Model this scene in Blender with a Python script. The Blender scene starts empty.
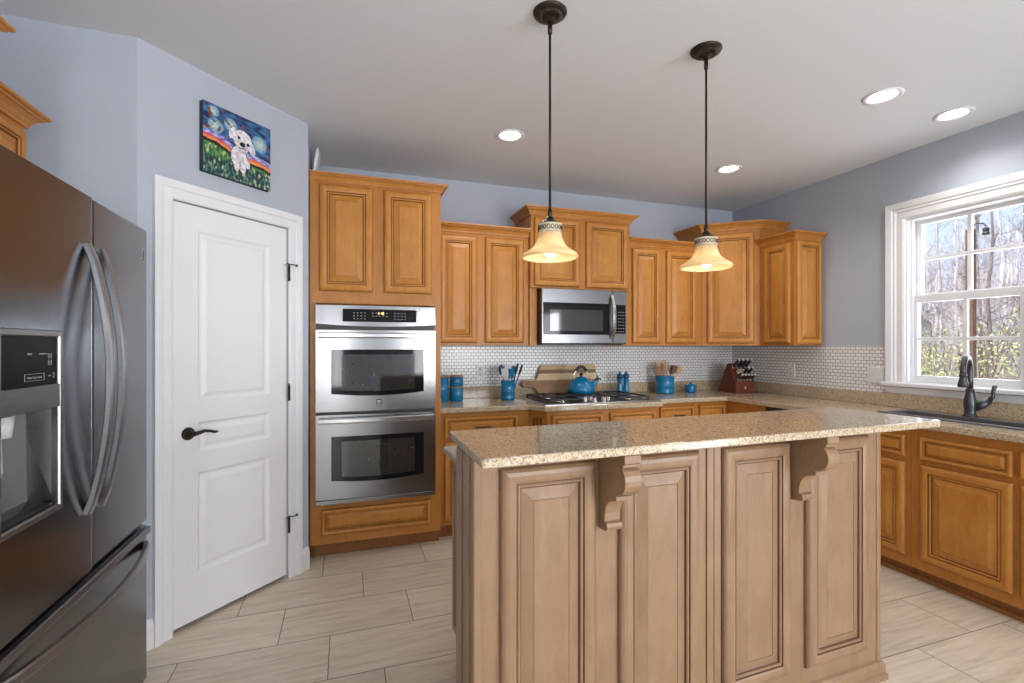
import bpy, bmesh, math, random
from mathutils import Vector, Matrix, noise
random.seed(7)
PI = math.pi
R = math.radians
SC = bpy.context.scene
COL = SC.collection

# ------------------------------------------------------------------ camera, world, light, exposure
cam_d = bpy.data.cameras.new('camera')
cam = bpy.data.objects.new('camera', cam_d)
COL.objects.link(cam)
cam.location = (0, 0, 1.372)
cam.rotation_euler = (R(90), 0, R(-18.9))
cam_d.sensor_width = 36
cam_d.lens = 486 / 1024 * 36
cam_d.shift_y = 4.5 / 1024
cam_d.clip_start = 0.02
cam_d.clip_end = 300
SC.camera = cam
SC.view_settings.view_transform = 'Standard'
SC.view_settings.look = 'None'
SC.view_settings.gamma = 1
SC.view_settings.use_curve_mapping = False
SC.view_settings.exposure = 0.40

world = bpy.data.worlds.new('sky')
SC.world = world
world.use_nodes = True
wn = world.node_tree
wn.nodes.clear()
wo = wn.nodes.new('ShaderNodeOutputWorld')
wb = wn.nodes.new('ShaderNodeBackground')
wc = wn.nodes.new('ShaderNodeTexCoord')
wx = wn.nodes.new('ShaderNodeSeparateXYZ')
wr = wn.nodes.new('ShaderNodeValToRGB')
wr.color_ramp.elements[0].position = 0.0
wr.color_ramp.elements[0].color = (0.66, 0.78, 1.0, 1)
wr.color_ramp.elements[1].position = 0.6
wr.color_ramp.elements[1].color = (0.50, 0.66, 1.0, 1)
wn.links.new(wc.outputs['Generated'], wx.inputs[0])
wn.links.new(wx.outputs['Z'], wr.inputs[0])
wn.links.new(wr.outputs[0], wb.inputs[0])
wb.inputs[1].default_value = 1.05
wn.links.new(wb.outputs[0], wo.inputs[0])


def lamp(name, kind, loc, energy, color=(1, 1, 1), rot=(0, 0, 0), size=1.0, size_y=None, spot=None):
    d = bpy.data.lights.new(name, kind)
    d.energy = energy
    d.color = color
    if kind == 'AREA':
        d.size = size
        if size_y:
            d.shape = 'RECTANGLE'
            d.size_y = size_y
    elif kind == 'SUN':
        d.angle = R(size)
    else:
        d.shadow_soft_size = size
    if spot:
        d.spot_size = R(spot)
        d.spot_blend = 0.8
    o = bpy.data.objects.new(name, d)
    COL.objects.link(o)
    o.location = loc
    o.rotation_euler = rot
    return o


# sun over the roof from the left, it only reaches the wood outside
lamp('sun', 'SUN', (-10, -5, 20), 4.8, (1, 0.96, 0.90), (R(10), R(-50), 0), 1.0)
# daylight coming in through the glass behind the photographer (patio door, picture window) and at the sink
lamp('patio_daylight', 'AREA', (3.92, -2.25, 1.08), 128, (0.91, 0.95, 1.0), (0, R(94), 0), 2.0, 2.1)
lamp('window_daylight', 'AREA', (-1.02, -4.64, 1.43), 62, (0.97, 0.98, 1.0), (R(96), 0, 0), 0.75, 1.9)
lamp('window_daylight', 'AREA', (2.82, -4.64, 1.43), 132, (0.97, 0.98, 1.0), (R(96), 0, 0), 1.45, 1.9)
lamp('window_daylight', 'AREA', (4.02, 2.02, 1.69), 8, (0.95, 0.97, 1.0), (0, R(90), 0), 1.1, 0.62)
DOWN_W = 13.0
PEND_W = 0.75


# ------------------------------------------------------------------ mesh builder
class MB:
    def __init__(s):
        s.v, s.f, s.m, s.s = [], [], [], []

    def add(s, vs, fs, mat=0, smooth=False, M=None):
        b = len(s.v)
        for p in vs:
            p = Vector(p)
            s.v.append(M @ p if M else p)
        for i, f in enumerate(fs):
            s.f.append([b + k for k in f])
            s.m.append(mat[i] if isinstance(mat, list) else mat)
            s.s.append(smooth)
        return s

    def box(s, x0, x1, y0, y1, z0, z1, mat=0, M=None):
        x0, x1 = min(x0, x1), max(x0, x1)
        y0, y1 = min(y0, y1), max(y0, y1)
        z0, z1 = min(z0, z1), max(z0, z1)
        vs = [(x0, y0, z0), (x1, y0, z0), (x1, y1, z0), (x0, y1, z0), (x0, y0, z1), (x1, y0, z1), (x1, y1, z1), (x0, y1, z1)]
        return s.add(vs, [(0, 3, 2, 1), (4, 5, 6, 7), (0, 1, 5, 4), (1, 2, 6, 5), (2, 3, 7, 6), (3, 0, 4, 7)], mat, False, M)

    def prism(s, poly, a, b, axis='z', mat=0, smooth=False, M=None):
        """extrude a 2-D polygon from a to b along an axis: z -> (p,q,t); y -> (p,t,q); x -> (t,p,q)"""
        fn = {'z': lambda p, q, t: (p, q, t), 'y': lambda p, q, t: (p, t, q), 'x': lambda p, q, t: (t, p, q)}[axis]
        n = len(poly)
        area = sum(poly[i][0] * poly[(i + 1) % n][1] - poly[(i + 1) % n][0] * poly[i][1] for i in range(n))
        flip = (area < 0) != (axis == 'y')
        vs = [fn(p, q, a) for p, q in poly] + [fn(p, q, b) for p, q in poly]
        caps = [list(range(n))[::-1], list(range(n, 2 * n))]
        sd = [[i, (i + 1) % n, n + (i + 1) % n, n + i] for i in range(n)]
        if flip:
            caps = [c[::-1] for c in caps]
            sd = [c[::-1] for c in sd]
        k = len(s.v)
        s.add(vs, caps, mat, False, M)
        for f in sd:
            s.f.append([k + i for i in f])
            s.m.append(mat)
            s.s.append(smooth)
        return s

    def lathe(s, prof, c=(0, 0, 0), n=32, mat=0, smooth=True, M=None, mats=None):
        vs, fs, ms = [], [], []
        for r, z in prof:
            for k in range(n):
                a = 2 * PI * k / n
                vs.append((c[0] + r * math.cos(a), c[1] + r * math.sin(a), c[2] + z))
        for i in range(len(prof) - 1):
            for k in range(n):
                k2 = (k + 1) % n
                fs.append((i * n + k, i * n + k2, (i + 1) * n + k2, (i + 1) * n + k))
                ms.append(mats[i] if mats else mat)
        return s.add(vs, fs, ms, smooth, M)

    def ell(s, c, r, n=12, m=8, mat=0, M=None):
        prof = [(math.sin(PI * i / m), -math.cos(PI * i / m)) for i in range(m + 1)]
        vs, fs = [], []
        for q, z in prof:
            for k in range(n):
                a = 2 * PI * k / n
                vs.append((c[0] + r[0] * q * math.cos(a), c[1] + r[1] * q * math.sin(a), c[2] + r[2] * z))
        for i in range(m):
            for k in range(n):
                k2 = (k + 1) % n
                fs.append((i * n + k, i * n + k2, (i + 1) * n + k2, (i + 1) * n + k))
        return s.add(vs, fs, mat, True, M)

    def tube(s, pts, r, n=10, mat=0, cap=True, M=None, flat=None):
        pts = [Vector(p) for p in pts]
        rs = r if isinstance(r, (list, tuple)) else [r] * len(pts)
        up = None
        vs, fs = [], []
        for i, p in enumerate(pts):
            t = (pts[min(i + 1, len(pts) - 1)] - pts[max(i - 1, 0)]).normalized()
            if up is None:
                up = Vector((0, 0, 1)) if abs(t.z) < 0.9 else Vector((0, 1, 0))
            u = (up - t * up.dot(t)).normalized()
            w = t.cross(u)
            up = u
            for k in range(n):
                a = 2 * PI * k / n
                vs.append(p + u * (math.cos(a) * rs[i] * (flat or 1)) + w * (math.sin(a) * rs[i]))
        for i in range(len(pts) - 1):
            for k in range(n):
                k2 = (k + 1) % n
                fs.append((i * n + k, i * n + k2, (i + 1) * n + k2, (i + 1) * n + k))
        s.add(vs, fs, mat, True, M)
        if cap:
            b = len(s.v) - len(vs)
            s.f.append([b + k for k in range(n)][::-1])
            s.f.append([b + (len(pts) - 1) * n + k for k in range(n)])
            s.m += [mat, mat]
            s.s += [False, False]
        return s

    def strip(s, pts, w, t, side, mat=0, M=None):
        """rectangular bar of width w (along side) and thickness t following a path"""
        pts = [Vector(p) for p in pts]
        sd = Vector(side).normalized()
        vs, fs = [], []
        for i, p in enumerate(pts):
            tg = (pts[min(i + 1, len(pts) - 1)] - pts[max(i - 1, 0)]).normalized()
            nn = tg.cross(sd).normalized()
            for a, b in ((-1, -.6), (-.6, -1), (.6, -1), (1, -.6), (1, .6), (.6, 1), (-.6, 1), (-1, .6)):
                vs.append(p + sd * (a * w / 2) + nn * (b * t / 2))
        for i in range(len(pts) - 1):
            for k in range(8):
                k2 = (k + 1) % 8
                fs.append((i * 8 + k, i * 8 + k2, i * 8 + 8 + k2, i * 8 + 8 + k))
        fs.append(tuple(range(8))[::-1])
        fs.append(tuple((len(pts) - 1) * 8 + k for k in range(8)))
        return s.add(vs, fs, mat, False, M)

    def rings(s, rect, prof, y=0.0, cap=True, back=False, M=None):
        """nested rectangles in the xz plane facing -y; prof rows (inset, out, mat)"""
        x0, x1, z0, z1 = rect
        vs, fs, ms = [], [], []
        for ins, out, mt in prof:
            yy = y - out
            vs += [(x0 + ins, yy, z0 + ins), (x1 - ins, yy, z0 + ins), (x1 - ins, yy, z1 - ins), (x0 + ins, yy, z1 - ins)]
        for i in range(len(prof) - 1):
            for k in range(4):
                k2 = (k + 1) % 4
                fs.append((i * 4 + k, i * 4 + k2, i * 4 + 4 + k2, i * 4 + 4 + k))
                ms.append(prof[i + 1][2])
        if cap:
            e = (len(prof) - 1) * 4
            fs.append((e, e + 1, e + 2, e + 3))
            ms.append(prof[-1][2])
        if back:
            fs.append((3, 2, 1, 0))
            ms.append(prof[0][2])
        return s.add(vs, fs, ms, False, M)

    def sweep(s, path, prof, mat=0, M=None, close_ends=True):
        """profile rows (out, z) swept along a 2-D path, mitred; outward is the right-hand side of travel"""
        P = [Vector(p) for p in path]
        n = len(P)
        dirs = [(P[i + 1] - P[i]).normalized() for i in range(n - 1)]
        nor = [Vector((d.y, -d.x)) for d in dirs]
        off = []
        for i in range(n):
            if i == 0:
                off.append(nor[0])
            elif i == n - 1:
                off.append(nor[-1])
            else:
                b = (nor[i - 1] + nor[i]).normalized()
                off.append(b / max(0.2, b.dot(nor[i])))
        vs, fs = [], []
        k = len(prof)
        for i in range(n):
            for o, z in prof:
                q = P[i] + off[i] * o
                vs.append((q.x, q.y, z))
        for i in range(n - 1):
            for j in range(k):
                j2 = (j + 1) % k
                fs.append((i * k + j, (i + 1) * k + j, (i + 1) * k + j2, i * k + j2))
        if close_ends:
            fs.append(tuple(range(k)))
            fs.append(tuple((n - 1) * k + j for j in range(k))[::-1])
        return s.add(vs, fs, mat, False, M)

    def build(s, name, mats, parent=None, bevel=0, label=None, angle=40, seg=2):
        me = bpy.data.meshes.new(name)
        me.from_pydata([tuple(p) for p in s.v], [], s.f)
        if not isinstance(mats, (list, tuple)):
            mats = [mats]
        for m in mats:
            me.materials.append(m)
        me.polygons.foreach_set('material_index', [min(i, len(mats) - 1) for i in s.m])
        me.polygons.foreach_set('use_smooth', s.s)
        me.validate()
        me.update()
        o = bpy.data.objects.new(name, me)
        COL.objects.link(o)
        if parent:
            o.parent = parent
        if bevel:
            b = o.modifiers.new('bevel', 'BEVEL')
            b.width = bevel
            b.segments = seg
            b.limit_method = 'ANGLE'
            b.angle_limit = R(angle)
        if label:
            o['label'] = label
        return o


def thing(name, label, cat, loc=(0, 0, 0), rz=0, group=None):
    o = bpy.data.objects.new(name, None)
    o.empty_display_size = 0.05
    COL.objects.link(o)
    o.location = loc
    o.rotation_euler = (0, 0, rz)
    return tag(o, label, cat, group)


def tag(o, label, cat, group=None, kind=None):
    o['label'] = label
    o['category'] = cat
    if group:
        o['group'] = group
    if kind:
        o['kind'] = kind
    return o


def struct(o, label=None, cat=None):
    o['kind'] = 'structure'
    if label:
        o['label'] = label
    if cat:
        o['category'] = cat
    return o


def dup(root, loc, rz, label=None, group=None):
    r = root.copy()
    COL.objects.link(r)
    r.location = loc
    r.rotation_euler = (root.rotation_euler.x, root.rotation_euler.y, rz)
    if label:
        r['label'] = label
    if group:
        r['group'] = group
    for ch in list(root.children):
        c = ch.copy()
        COL.objects.link(c)
        c.parent = r
        for g in list(ch.children):
            d = g.copy()
            COL.objects.link(d)
            d.parent = c
    return r


# ------------------------------------------------------------------ materials
def new_mat(name):
    m = bpy.data.materials.new(name)
    m.use_nodes = True
    nt = m.node_tree
    return m, nt, nt.nodes['Principled BSDF']


def setp(b, **k):
    for n, v in k.items():
        b.inputs[n.replace('_', ' ')].default_value = v


def plain(name, col, rough=0.5, metal=0.0, var=0.06, scale=40.0, bump=0.0, spec=0.5, stretch=(1, 1, 1)):
    m, nt, b = new_mat(name)
    setp(b, Roughness=rough, Metallic=metal)
    b.inputs['Specular IOR Level'].default_value = spec
    tc = nt.nodes.new('ShaderNodeTexCoord')
    mp = nt.nodes.new('ShaderNodeMapping')
    mp.inputs['Scale'].default_value = stretch
    nz = nt.nodes.new('ShaderNodeTexNoise')
    nz.inputs['Scale'].default_value = scale
    nz.inputs['Detail'].default_value = 3
    rp = nt.nodes.new('ShaderNodeValToRGB')
    rp.color_ramp.elements[0].position = 0.3
    rp.color_ramp.elements[1].position = 0.7
    rp.color_ramp.elements[0].color = tuple(c * (1 - var) for c in col) + (1,)
    rp.color_ramp.elements[1].color = tuple(min(1, c * (1 + var)) for c in col) + (1,)
    L = nt.links.new
    L(tc.outputs['Object'], mp.inputs[0])
    L(mp.outputs[0], nz.inputs['Vector'])
    L(nz.outputs[0], rp.inputs[0])
    L(rp.outputs[0], b.inputs['Base Color'])
    if bump:
        bp = nt.nodes.new('ShaderNodeBump')
        bp.inputs['Strength'].default_value = bump
        bp.inputs['Distance'].default_value = 0.002
        L(nz.outputs[0], bp.inputs['Height'])
        L(bp.outputs[0], b.inputs['Normal'])
    return m


def wood(name, ca, cb, rough=0.40, grain=(9, 9, 1.2), bump=0.05, coat=0.08):
    m, nt, b = new_mat(name)
    setp(b, Roughness=rough)
    b.inputs['Coat Weight'].default_value = coat
    b.inputs['Coat Roughness'].default_value = 0.25
    b.inputs['Specular IOR Level'].default_value = 0.35
    L = nt.links.new
    tc = nt.nodes.new('ShaderNodeTexCoord')
    mp = nt.nodes.new('ShaderNodeMapping')
    mp.inputs['Scale'].default_value = grain
    n1 = nt.nodes.new('ShaderNodeTexNoise')
    n1.inputs['Scale'].default_value = 7
    n1.inputs['Detail'].default_value = 6
    n1.inputs['Roughness'].default_value = 0.62
    n2 = nt.nodes.new('ShaderNodeTexNoise')
    n2.inputs['Scale'].default_value = 6
    n2.inputs['Detail'].default_value = 3
    mx = nt.nodes.new('ShaderNodeMath')
    mx.operation = 'MULTIPLY_ADD'
    mx.inputs[1].default_value = 0.62
    m2 = nt.nodes.new('ShaderNodeMath')
    m2.operation = 'MULTIPLY'
    m2.inputs[1].default_value = 0.38
    rp = nt.nodes.new('ShaderNodeValToRGB')
    rp.color_ramp.elements[0].position = 0.33
    rp.color_ramp.elements[1].position = 0.66
    rp.color_ramp.elements[0].color = ca + (1,)
    rp.color_ramp.elements[1].color = cb + (1,)
    L(tc.outputs['Object'], mp.inputs[0])
    L(mp.outputs[0], n1.inputs['Vector'])
    L(tc.outputs['Object'], n2.inputs['Vector'])
    L(n2.outputs[0], m2.inputs[0])
    L(n1.outputs[0], mx.inputs[0])
    L(m2.outputs[0], mx.inputs[2])
    L(mx.outputs[0], rp.inputs[0])
    L(rp.outputs[0], b.inputs['Base Color'])
    bp = nt.nodes.new('ShaderNodeBump')
    bp.inputs['Strength'].default_value = bump
    bp.inputs['Distance'].default_value = 0.001
    L(n1.outputs[0], bp.inputs['Height'])
    L(bp.outputs[0], b.inputs['Normal'])
    return m


def granite(name, base, light, dark, rough=0.12):
    m, nt, b = new_mat(name)
    setp(b, Roughness=rough)
    L = nt.links.new
    tc = nt.nodes.new('ShaderNodeTexCoord')
    vo = nt.nodes.new('ShaderNodeTexVoronoi')
    vo.inputs['Scale'].default_value = 250
    sp = nt.nodes.new('ShaderNodeSeparateColor')
    rp = nt.nodes.new('ShaderNodeValToRGB')
    rp.color_ramp.interpolation = 'CONSTANT'
    e = rp.color_ramp.elements
    e[0].position = 0
    e[0].color = dark + (1,)
    e[1].position = 0.22
    e[1].color = tuple(c * 0.72 for c in base) + (1,)
    for p, c in ((0.30, base), (0.62, tuple(min(1, c * 1.12) for c in base)), (0.87, light)):
        q = e.new(p)
        q.color = c + (1,)
    nz = nt.nodes.new('ShaderNodeTexNoise')
    nz.inputs['Scale'].default_value = 60
    nz.inputs['Detail'].default_value = 5
    r2 = nt.nodes.new('ShaderNodeValToRGB')
    r2.color_ramp.elements[0].position = 0.35
    r2.color_ramp.elements[0].color = tuple(c * 0.85 for c in base) + (1,)
    r2.color_ramp.elements[1].position = 0.65
    r2.color_ramp.elements[1].color = tuple(min(1, c * 1.25) for c in base) + (1,)
    mix = nt.nodes.new('ShaderNodeMix')
    mix.data_type = 'RGBA'
    mix.inputs[0].default_value = 0.42
    L(tc.outputs['Object'], vo.inputs['Vector'])
    L(tc.outputs['Object'], nz.inputs['Vector'])
    L(vo.outputs['Color'], sp.inputs[0])
    L(sp.outputs[0], rp.inputs[0])
    L(nz.outputs[0], r2.inputs[0])
    L(rp.outputs[0], mix.inputs[6])
    L(r2.outputs[0], mix.inputs[7])
    L(mix.outputs[2], b.inputs['Base Color'])
    return m


def steel(name, col, rough=0.28, axis=(1, 1, 60), var=0.10):
    m = plain(name, col, rough, 1.0, var, 12, 0.015, stretch=axis)
    return m


def emit(name, col, strength):
    m, nt, b = new_mat(name)
    b.inputs['Base Color'].default_value = col + (1,)
    b.inputs['Emission Color'].default_value = col + (1,)
    b.inputs['Emission Strength'].default_value = strength
    return m


def floor_mat():
    m, nt, b = new_mat('floor_tile')
    L = nt.links.new

    def math_(op, a, c=None, d=None):
        n = nt.nodes.new('ShaderNodeMath')
        n.operation = op
        for i, q in enumerate((a, c, d)):
            if q is None:
                continue
            if isinstance(q, (int, float)):
                n.inputs[i].default_value = q
            else:
                L(q, n.inputs[i])
        return n.outputs[0]
    tc = nt.nodes.new('ShaderNodeTexCoord')
    sx = nt.nodes.new('ShaderNodeSeparateXYZ')
    L(tc.outputs['Object'], sx.inputs[0])
    TW, TH = 0.616, 0.3215
    ry = math_('DIVIDE', math_('ADD', sx.outputs['Y'], -2.135), TH)
    row = math_('FLOOR', ry)
    fy = math_('FRACT', ry)
    rx = math_('DIVIDE', math_('ADD', math_('ADD', sx.outputs['X'], 0.07), math_('MULTIPLY', row, 0.2255)), TW)
    colx = math_('FLOOR', rx)
    fx = math_('FRACT', rx)

    def edge(f, w):
        return math_('LESS_THAN', math_('MINIMUM', f, math_('SUBTRACT', 1.0, f)), w)
    grout = math_('MAXIMUM', edge(fx, 0.0032), edge(fy, 0.006))
    cv = nt.nodes.new('ShaderNodeCombineXYZ')
    L(colx, cv.inputs[0])
    L(row, cv.inputs[1])
    wnz = nt.nodes.new('ShaderNodeTexWhiteNoise')
    wnz.noise_dimensions = '3D'
    L(cv.outputs[0], wnz.inputs['Vector'])
    off = nt.nodes.new('ShaderNodeVectorMath')
    off.operation = 'SCALE'
    L(wnz.outputs['Color'], off.inputs[0])
    off.inputs['Scale'].default_value = 9
    ad = nt.nodes.new('ShaderNodeVectorMath')
    ad.operation = 'ADD'
    L(tc.outputs['Object'], ad.inputs[0])
    L(off.outputs[0], ad.inputs[1])
    mp = nt.nodes.new('ShaderNodeMapping')
    mp.inputs['Scale'].default_value = (0.9, 11, 1)
    L(ad.outputs[0], mp.inputs[0])
    nz = nt.nodes.new('ShaderNodeTexNoise')
    nz.inputs['Scale'].default_value = 4.2
    nz.inputs['Detail'].default_value = 6
    nz.inputs['Roughness'].default_value = 0.6
    nz.inputs['Distortion'].default_value = 0.4
    L(mp.outputs[0], nz.inputs['Vector'])
    rp = nt.nodes.new('ShaderNodeValToRGB')
    e = rp.color_ramp.elements
    e[0].position = 0.30
    e[0].color = (0.56, 0.46, 0.345, 1)
    e[1].position = 0.70
    e[1].color = (0.77, 0.675, 0.55, 1)
    q = e.new(0.5)
    q.color = (0.69, 0.59, 0.465, 1)
    L(nz.outputs[0], rp.inputs[0])
    hv = nt.nodes.new('ShaderNodeHueSaturation')
    L(rp.outputs[0], hv.inputs['Color'])
    L(math_('MULTIPLY_ADD', wnz.outputs['Value'], 0.14, 0.93), hv.inputs['Value'])
    mix = nt.nodes.new('ShaderNodeMix')
    mix.data_type = 'RGBA'
    L(grout, mix.inputs[0])
    L(hv.outputs[0], mix.inputs[6])
    mix.inputs[7].default_value = (0.17, 0.13, 0.10, 1)
    L(mix.outputs[2], b.inputs['Base Color'])
    L(math_('MULTIPLY_ADD', grout, 0.35, 0.36), b.inputs['Roughness'])
    bp = nt.nodes.new('ShaderNodeBump')
    bp.inputs['Strength'].default_value = 0.4
    bp.inputs['Distance'].default_value = 0.0015
    L(math_('SUBTRACT', 1.0, grout), bp.inputs['Height'])
    L(bp.outputs[0], b.inputs['Normal'])
    return m


def tile_mat(name, swap):
    m, nt, b = new_mat(name)
    L = nt.links.new
    tc = nt.nodes.new('ShaderNodeTexCoord')
    sx = nt.nodes.new('ShaderNodeSeparateXYZ')
    cb = nt.nodes.new('ShaderNodeCombineXYZ')
    L(tc.outputs['Object'], sx.inputs[0])
    L(sx.outputs['Y' if swap else 'X'], cb.inputs[0])
    L(sx.outputs['Z'], cb.inputs[1])
    br = nt.nodes.new('ShaderNodeTexBrick')
    br.inputs['Scale'].default_value = 1.0
    br.inputs['Brick Width'].default_value = 0.0415
    br.inputs['Row Height'].default_value = 0.0263
    br.inputs['Mortar Size'].default_value = 0.0021
    br.inputs['Mortar Smooth'].default_value = 0.1
    br.inputs['Color1'].default_value = (0.86, 0.86, 0.85, 1)
    br.inputs['Color2'].default_value = (0.79, 0.79, 0.78, 1)
    br.inputs['Mortar'].default_value = (0.20, 0.185, 0.17, 1)
    L(cb.outputs[0], br.inputs['Vector'])
    L(br.outputs['Color'], b.inputs['Base Color'])
    setp(b, Roughness=0.22)
    bp = nt.nodes.new('ShaderNodeBump')
    bp.invert = True
    bp.inputs['Strength'].default_value = 0.5
    bp.inputs['Distance'].default_value = 0.001
    L(br.outputs['Fac'], bp.inputs['Height'])
    L(bp.outputs[0], b.inputs['Normal'])
    return m


def glass(name, tint=(1, 1, 1)):
    m, nt, b = new_mat(name)
    nt.nodes.remove(b)
    out = nt.nodes['Material Output']
    tr = nt.nodes.new('ShaderNodeBsdfTransparent')
    tr.inputs[0].default_value = tint + (1,)
    gl = nt.nodes.new('ShaderNodeBsdfGlossy')
    gl.inputs['Roughness'].default_value = 0.02
    mx = nt.nodes.new('ShaderNodeMixShader')
    mx.inputs[0].default_value = 0.06
    nt.links.new(tr.outputs[0], mx.inputs[1])
    nt.links.new(gl.outputs[0], mx.inputs[2])
    nt.links.new(mx.outputs[0], out.inputs[0])
    return m


def shade_mat():
    m, nt, b = new_mat('alabaster_glass')
    L = nt.links.new
    out = nt.nodes['Material Output']
    tc = nt.nodes.new('ShaderNodeTexCoord')
    nz = nt.nodes.new('ShaderNodeTexNoise')
    nz.inputs['Scale'].default_value = 18
    nz.inputs['Detail'].default_value = 4
    rp = nt.nodes.new('ShaderNodeValToRGB')
    rp.color_ramp.elements[0].position = 0.3
    rp.color_ramp.elements[0].color = (0.80, 0.66, 0.42, 1)
    rp.color_ramp.elements[1].position = 0.7
    rp.color_ramp.elements[1].color = (0.95, 0.86, 0.66, 1)
    L(tc.outputs['Object'], nz.inputs['Vector'])
    L(nz.outputs[0], rp.inputs[0])
    L(rp.outputs[0], b.inputs['Base Color'])
    setp(b, Roughness=0.25)
    tl = nt.nodes.new('ShaderNodeBsdfTranslucent')
    L(rp.outputs[0], tl.inputs[0])
    mx = nt.nodes.new('ShaderNodeMixShader')
    mx.inputs[0].default_value = 0.55
    L(b.outputs[0], mx.inputs[1])
    L(tl.outputs[0], mx.inputs[2])
    L(mx.outputs[0], out.inputs[0])
    return m


def striped_wood():
    m, nt, b = new_mat('striped_board_wood')
    L = nt.links.new
    tc = nt.nodes.new('ShaderNodeTexCoord')
    sx = nt.nodes.new('ShaderNodeSeparateXYZ')
    L(tc.outputs['Object'], sx.inputs[0])
    mr = nt.nodes.new('ShaderNodeMapRange')
    mr.inputs['From Min'].default_value = 0.0
    mr.inputs['From Max'].default_value = 0.27
    L(sx.outputs['Z'], mr.inputs['Value'])
    rp = nt.nodes.new('ShaderNodeValToRGB')
    rp.color_ramp.interpolation = 'CONSTANT'
    e = rp.color_ramp.elements
    e[0].position = 0
    e[0].color = (0.36, 0.19, 0.08, 1)
    e[1].position = 0.28
    e[1].color = (0.30, 0.15, 0.065, 1)
    for p, c in ((0.50, (0.68, 0.50, 0.28, 1)), (0.70, (0.21, 0.115, 0.06, 1)), (0.82, (0.58, 0.40, 0.21, 1))):
        q = e.new(p)
        q.color = c
    mp = nt.nodes.new('ShaderNodeMapping')
    mp.inputs['Scale'].default_value = (3, 10, 30)
    nz = nt.nodes.new('ShaderNodeTexNoise')
    nz.inputs['Scale'].default_value = 4
    nz.inputs['Detail'].default_value = 4
    hv = nt.nodes.new('ShaderNodeHueSaturation')
    ma = nt.nodes.new('ShaderNodeMath')
    ma.operation = 'MULTIPLY_ADD'
    ma.inputs[1].default_value = 1.0
    ma.inputs[2].default_value = 0.5
    L(mr.outputs[0], rp.inputs[0])
    L(tc.outputs['Object'], mp.inputs[0])
    L(mp.outputs[0], nz.inputs['Vector'])
    L(nz.outputs[0], ma.inputs[0])
    L(ma.outputs[0], hv.inputs['Value'])
    L(rp.outputs[0], hv.inputs['Color'])
    L(hv.outputs[0], b.inputs['Base Color'])
    setp(b, Roughness=0.5)
    return m


def attr_mat(name, attr, rough=0.6):
    m, nt, b = new_mat(name)
    a = nt.nodes.new('ShaderNodeAttribute')
    a.attribute_name = attr
    nt.links.new(a.outputs['Color'], b.inputs['Base Color'])
    setp(b, Roughness=rough)
    return m


W_WALL = plain('blue_grey_paint', (0.455, 0.492, 0.560), 0.75, var=0.015, scale=6, bump=0.02, spec=0.25)
W_CEIL = plain('ceiling_paint', (0.76, 0.79, 0.82), 0.9, var=0.01, scale=90, bump=0.12, spec=0.1)
W_TRIM = plain('white_trim_paint', (0.79, 0.795, 0.81), 0.35, var=0.015, scale=20)
W_DOOR = plain('white_door_paint', (0.80, 0.80, 0.81), 0.42, var=0.008, scale=26, bump=0.10, stretch=(5, 5, 0.6))
GAP = plain('gap_shade_black', (0.02, 0.02, 0.02), 0.9)  # near-black colour standing in for the shade inside gaps and slots
W_FLOOR = floor_mat()
T_BACK = tile_mat('mosaic_tile', False)
T_SIDE = tile_mat('mosaic_tile_side', True)
WOOD = wood('honey_maple', (0.435, 0.165, 0.027), (0.555, 0.245, 0.048), grain=(5, 5, 1.2))
WOODF = wood('honey_maple_frame', (0.40, 0.148, 0.024), (0.50, 0.21, 0.041), grain=(5, 5, 1.2))
GLAZE = wood('dark_glaze', (0.115, 0.038, 0.008), (0.17, 0.06, 0.014))
WOODI = wood('toffee_maple', (0.238, 0.140, 0.075), (0.315, 0.196, 0.110), rough=0.33, grain=(4, 4, 1.1))
GLAZEI = wood('toffee_glaze', (0.085, 0.042, 0.022), (0.13, 0.066, 0.034))
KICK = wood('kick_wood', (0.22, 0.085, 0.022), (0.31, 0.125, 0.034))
GRAN = granite('beige_granite', (0.515, 0.40, 0.255), (0.60, 0.59, 0.57), (0.055, 0.052, 0.05))
STEEL = steel('brushed_steel', (0.27, 0.27, 0.272), 0.24, (1, 1, 60))
STEELV = steel('bright_steel', (0.50, 0.50, 0.50), 0.22, (60, 1, 1))
FRIDGE = steel('dark_stainless', (0.195, 0.210, 0.235), 0.22, (1, 40, 1), 0.03)
FRTRIM = steel('satin_stainless', (0.30, 0.30, 0.305), 0.34, (1, 1, 40))
BLACKG = plain('black_glass', (0.008, 0.008, 0.009), 0.06, var=0, spec=0.3)
PANELB = plain('matte_panel_black', (0.006, 0.006, 0.007), 0.3, var=0, spec=0.06)
KNIFEEND = plain('brushed_knife_cap', (0.72, 0.72, 0.72), 0.5, 0.2)
OVENG = plain('oven_window_glass', (0.030, 0.028, 0.026), 0.05, var=0.05, spec=1.0)
BLACK = plain('black_plastic', (0.02, 0.02, 0.02), 0.4)
IRON = plain('cast_iron', (0.025, 0.025, 0.028), 0.55, bump=0.1)
BRONZE = plain('oil_rubbed_bronze', (0.042, 0.032, 0.025), 0.38, 0.7, var=0.25)
BRONZEL = plain('worn_bronze', (0.60, 0.52, 0.36), 0.5, 0.0, var=0.2)
BLUE = plain('blue_glaze', (0.006, 0.175, 0.36), 0.16, var=0.12, scale=14)
BLUED = plain('deep_blue_paint', (0.012, 0.075, 0.185), 0.3)
TEAL = plain('teal_silicone', (0.02, 0.17, 0.31), 0.4)
NAVY = plain('navy_silicone', (0.012, 0.025, 0.06), 0.45)
PALE = plain('pale_grey_silicone', (0.55, 0.56, 0.54), 0.45)
SPOONW = wood('spoon_wood', (0.47, 0.30, 0.16), (0.64, 0.45, 0.27), coat=0)
DARKW = wood('dark_spoon_wood', (0.10, 0.05, 0.03), (0.16, 0.08, 0.045), coat=0)
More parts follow.
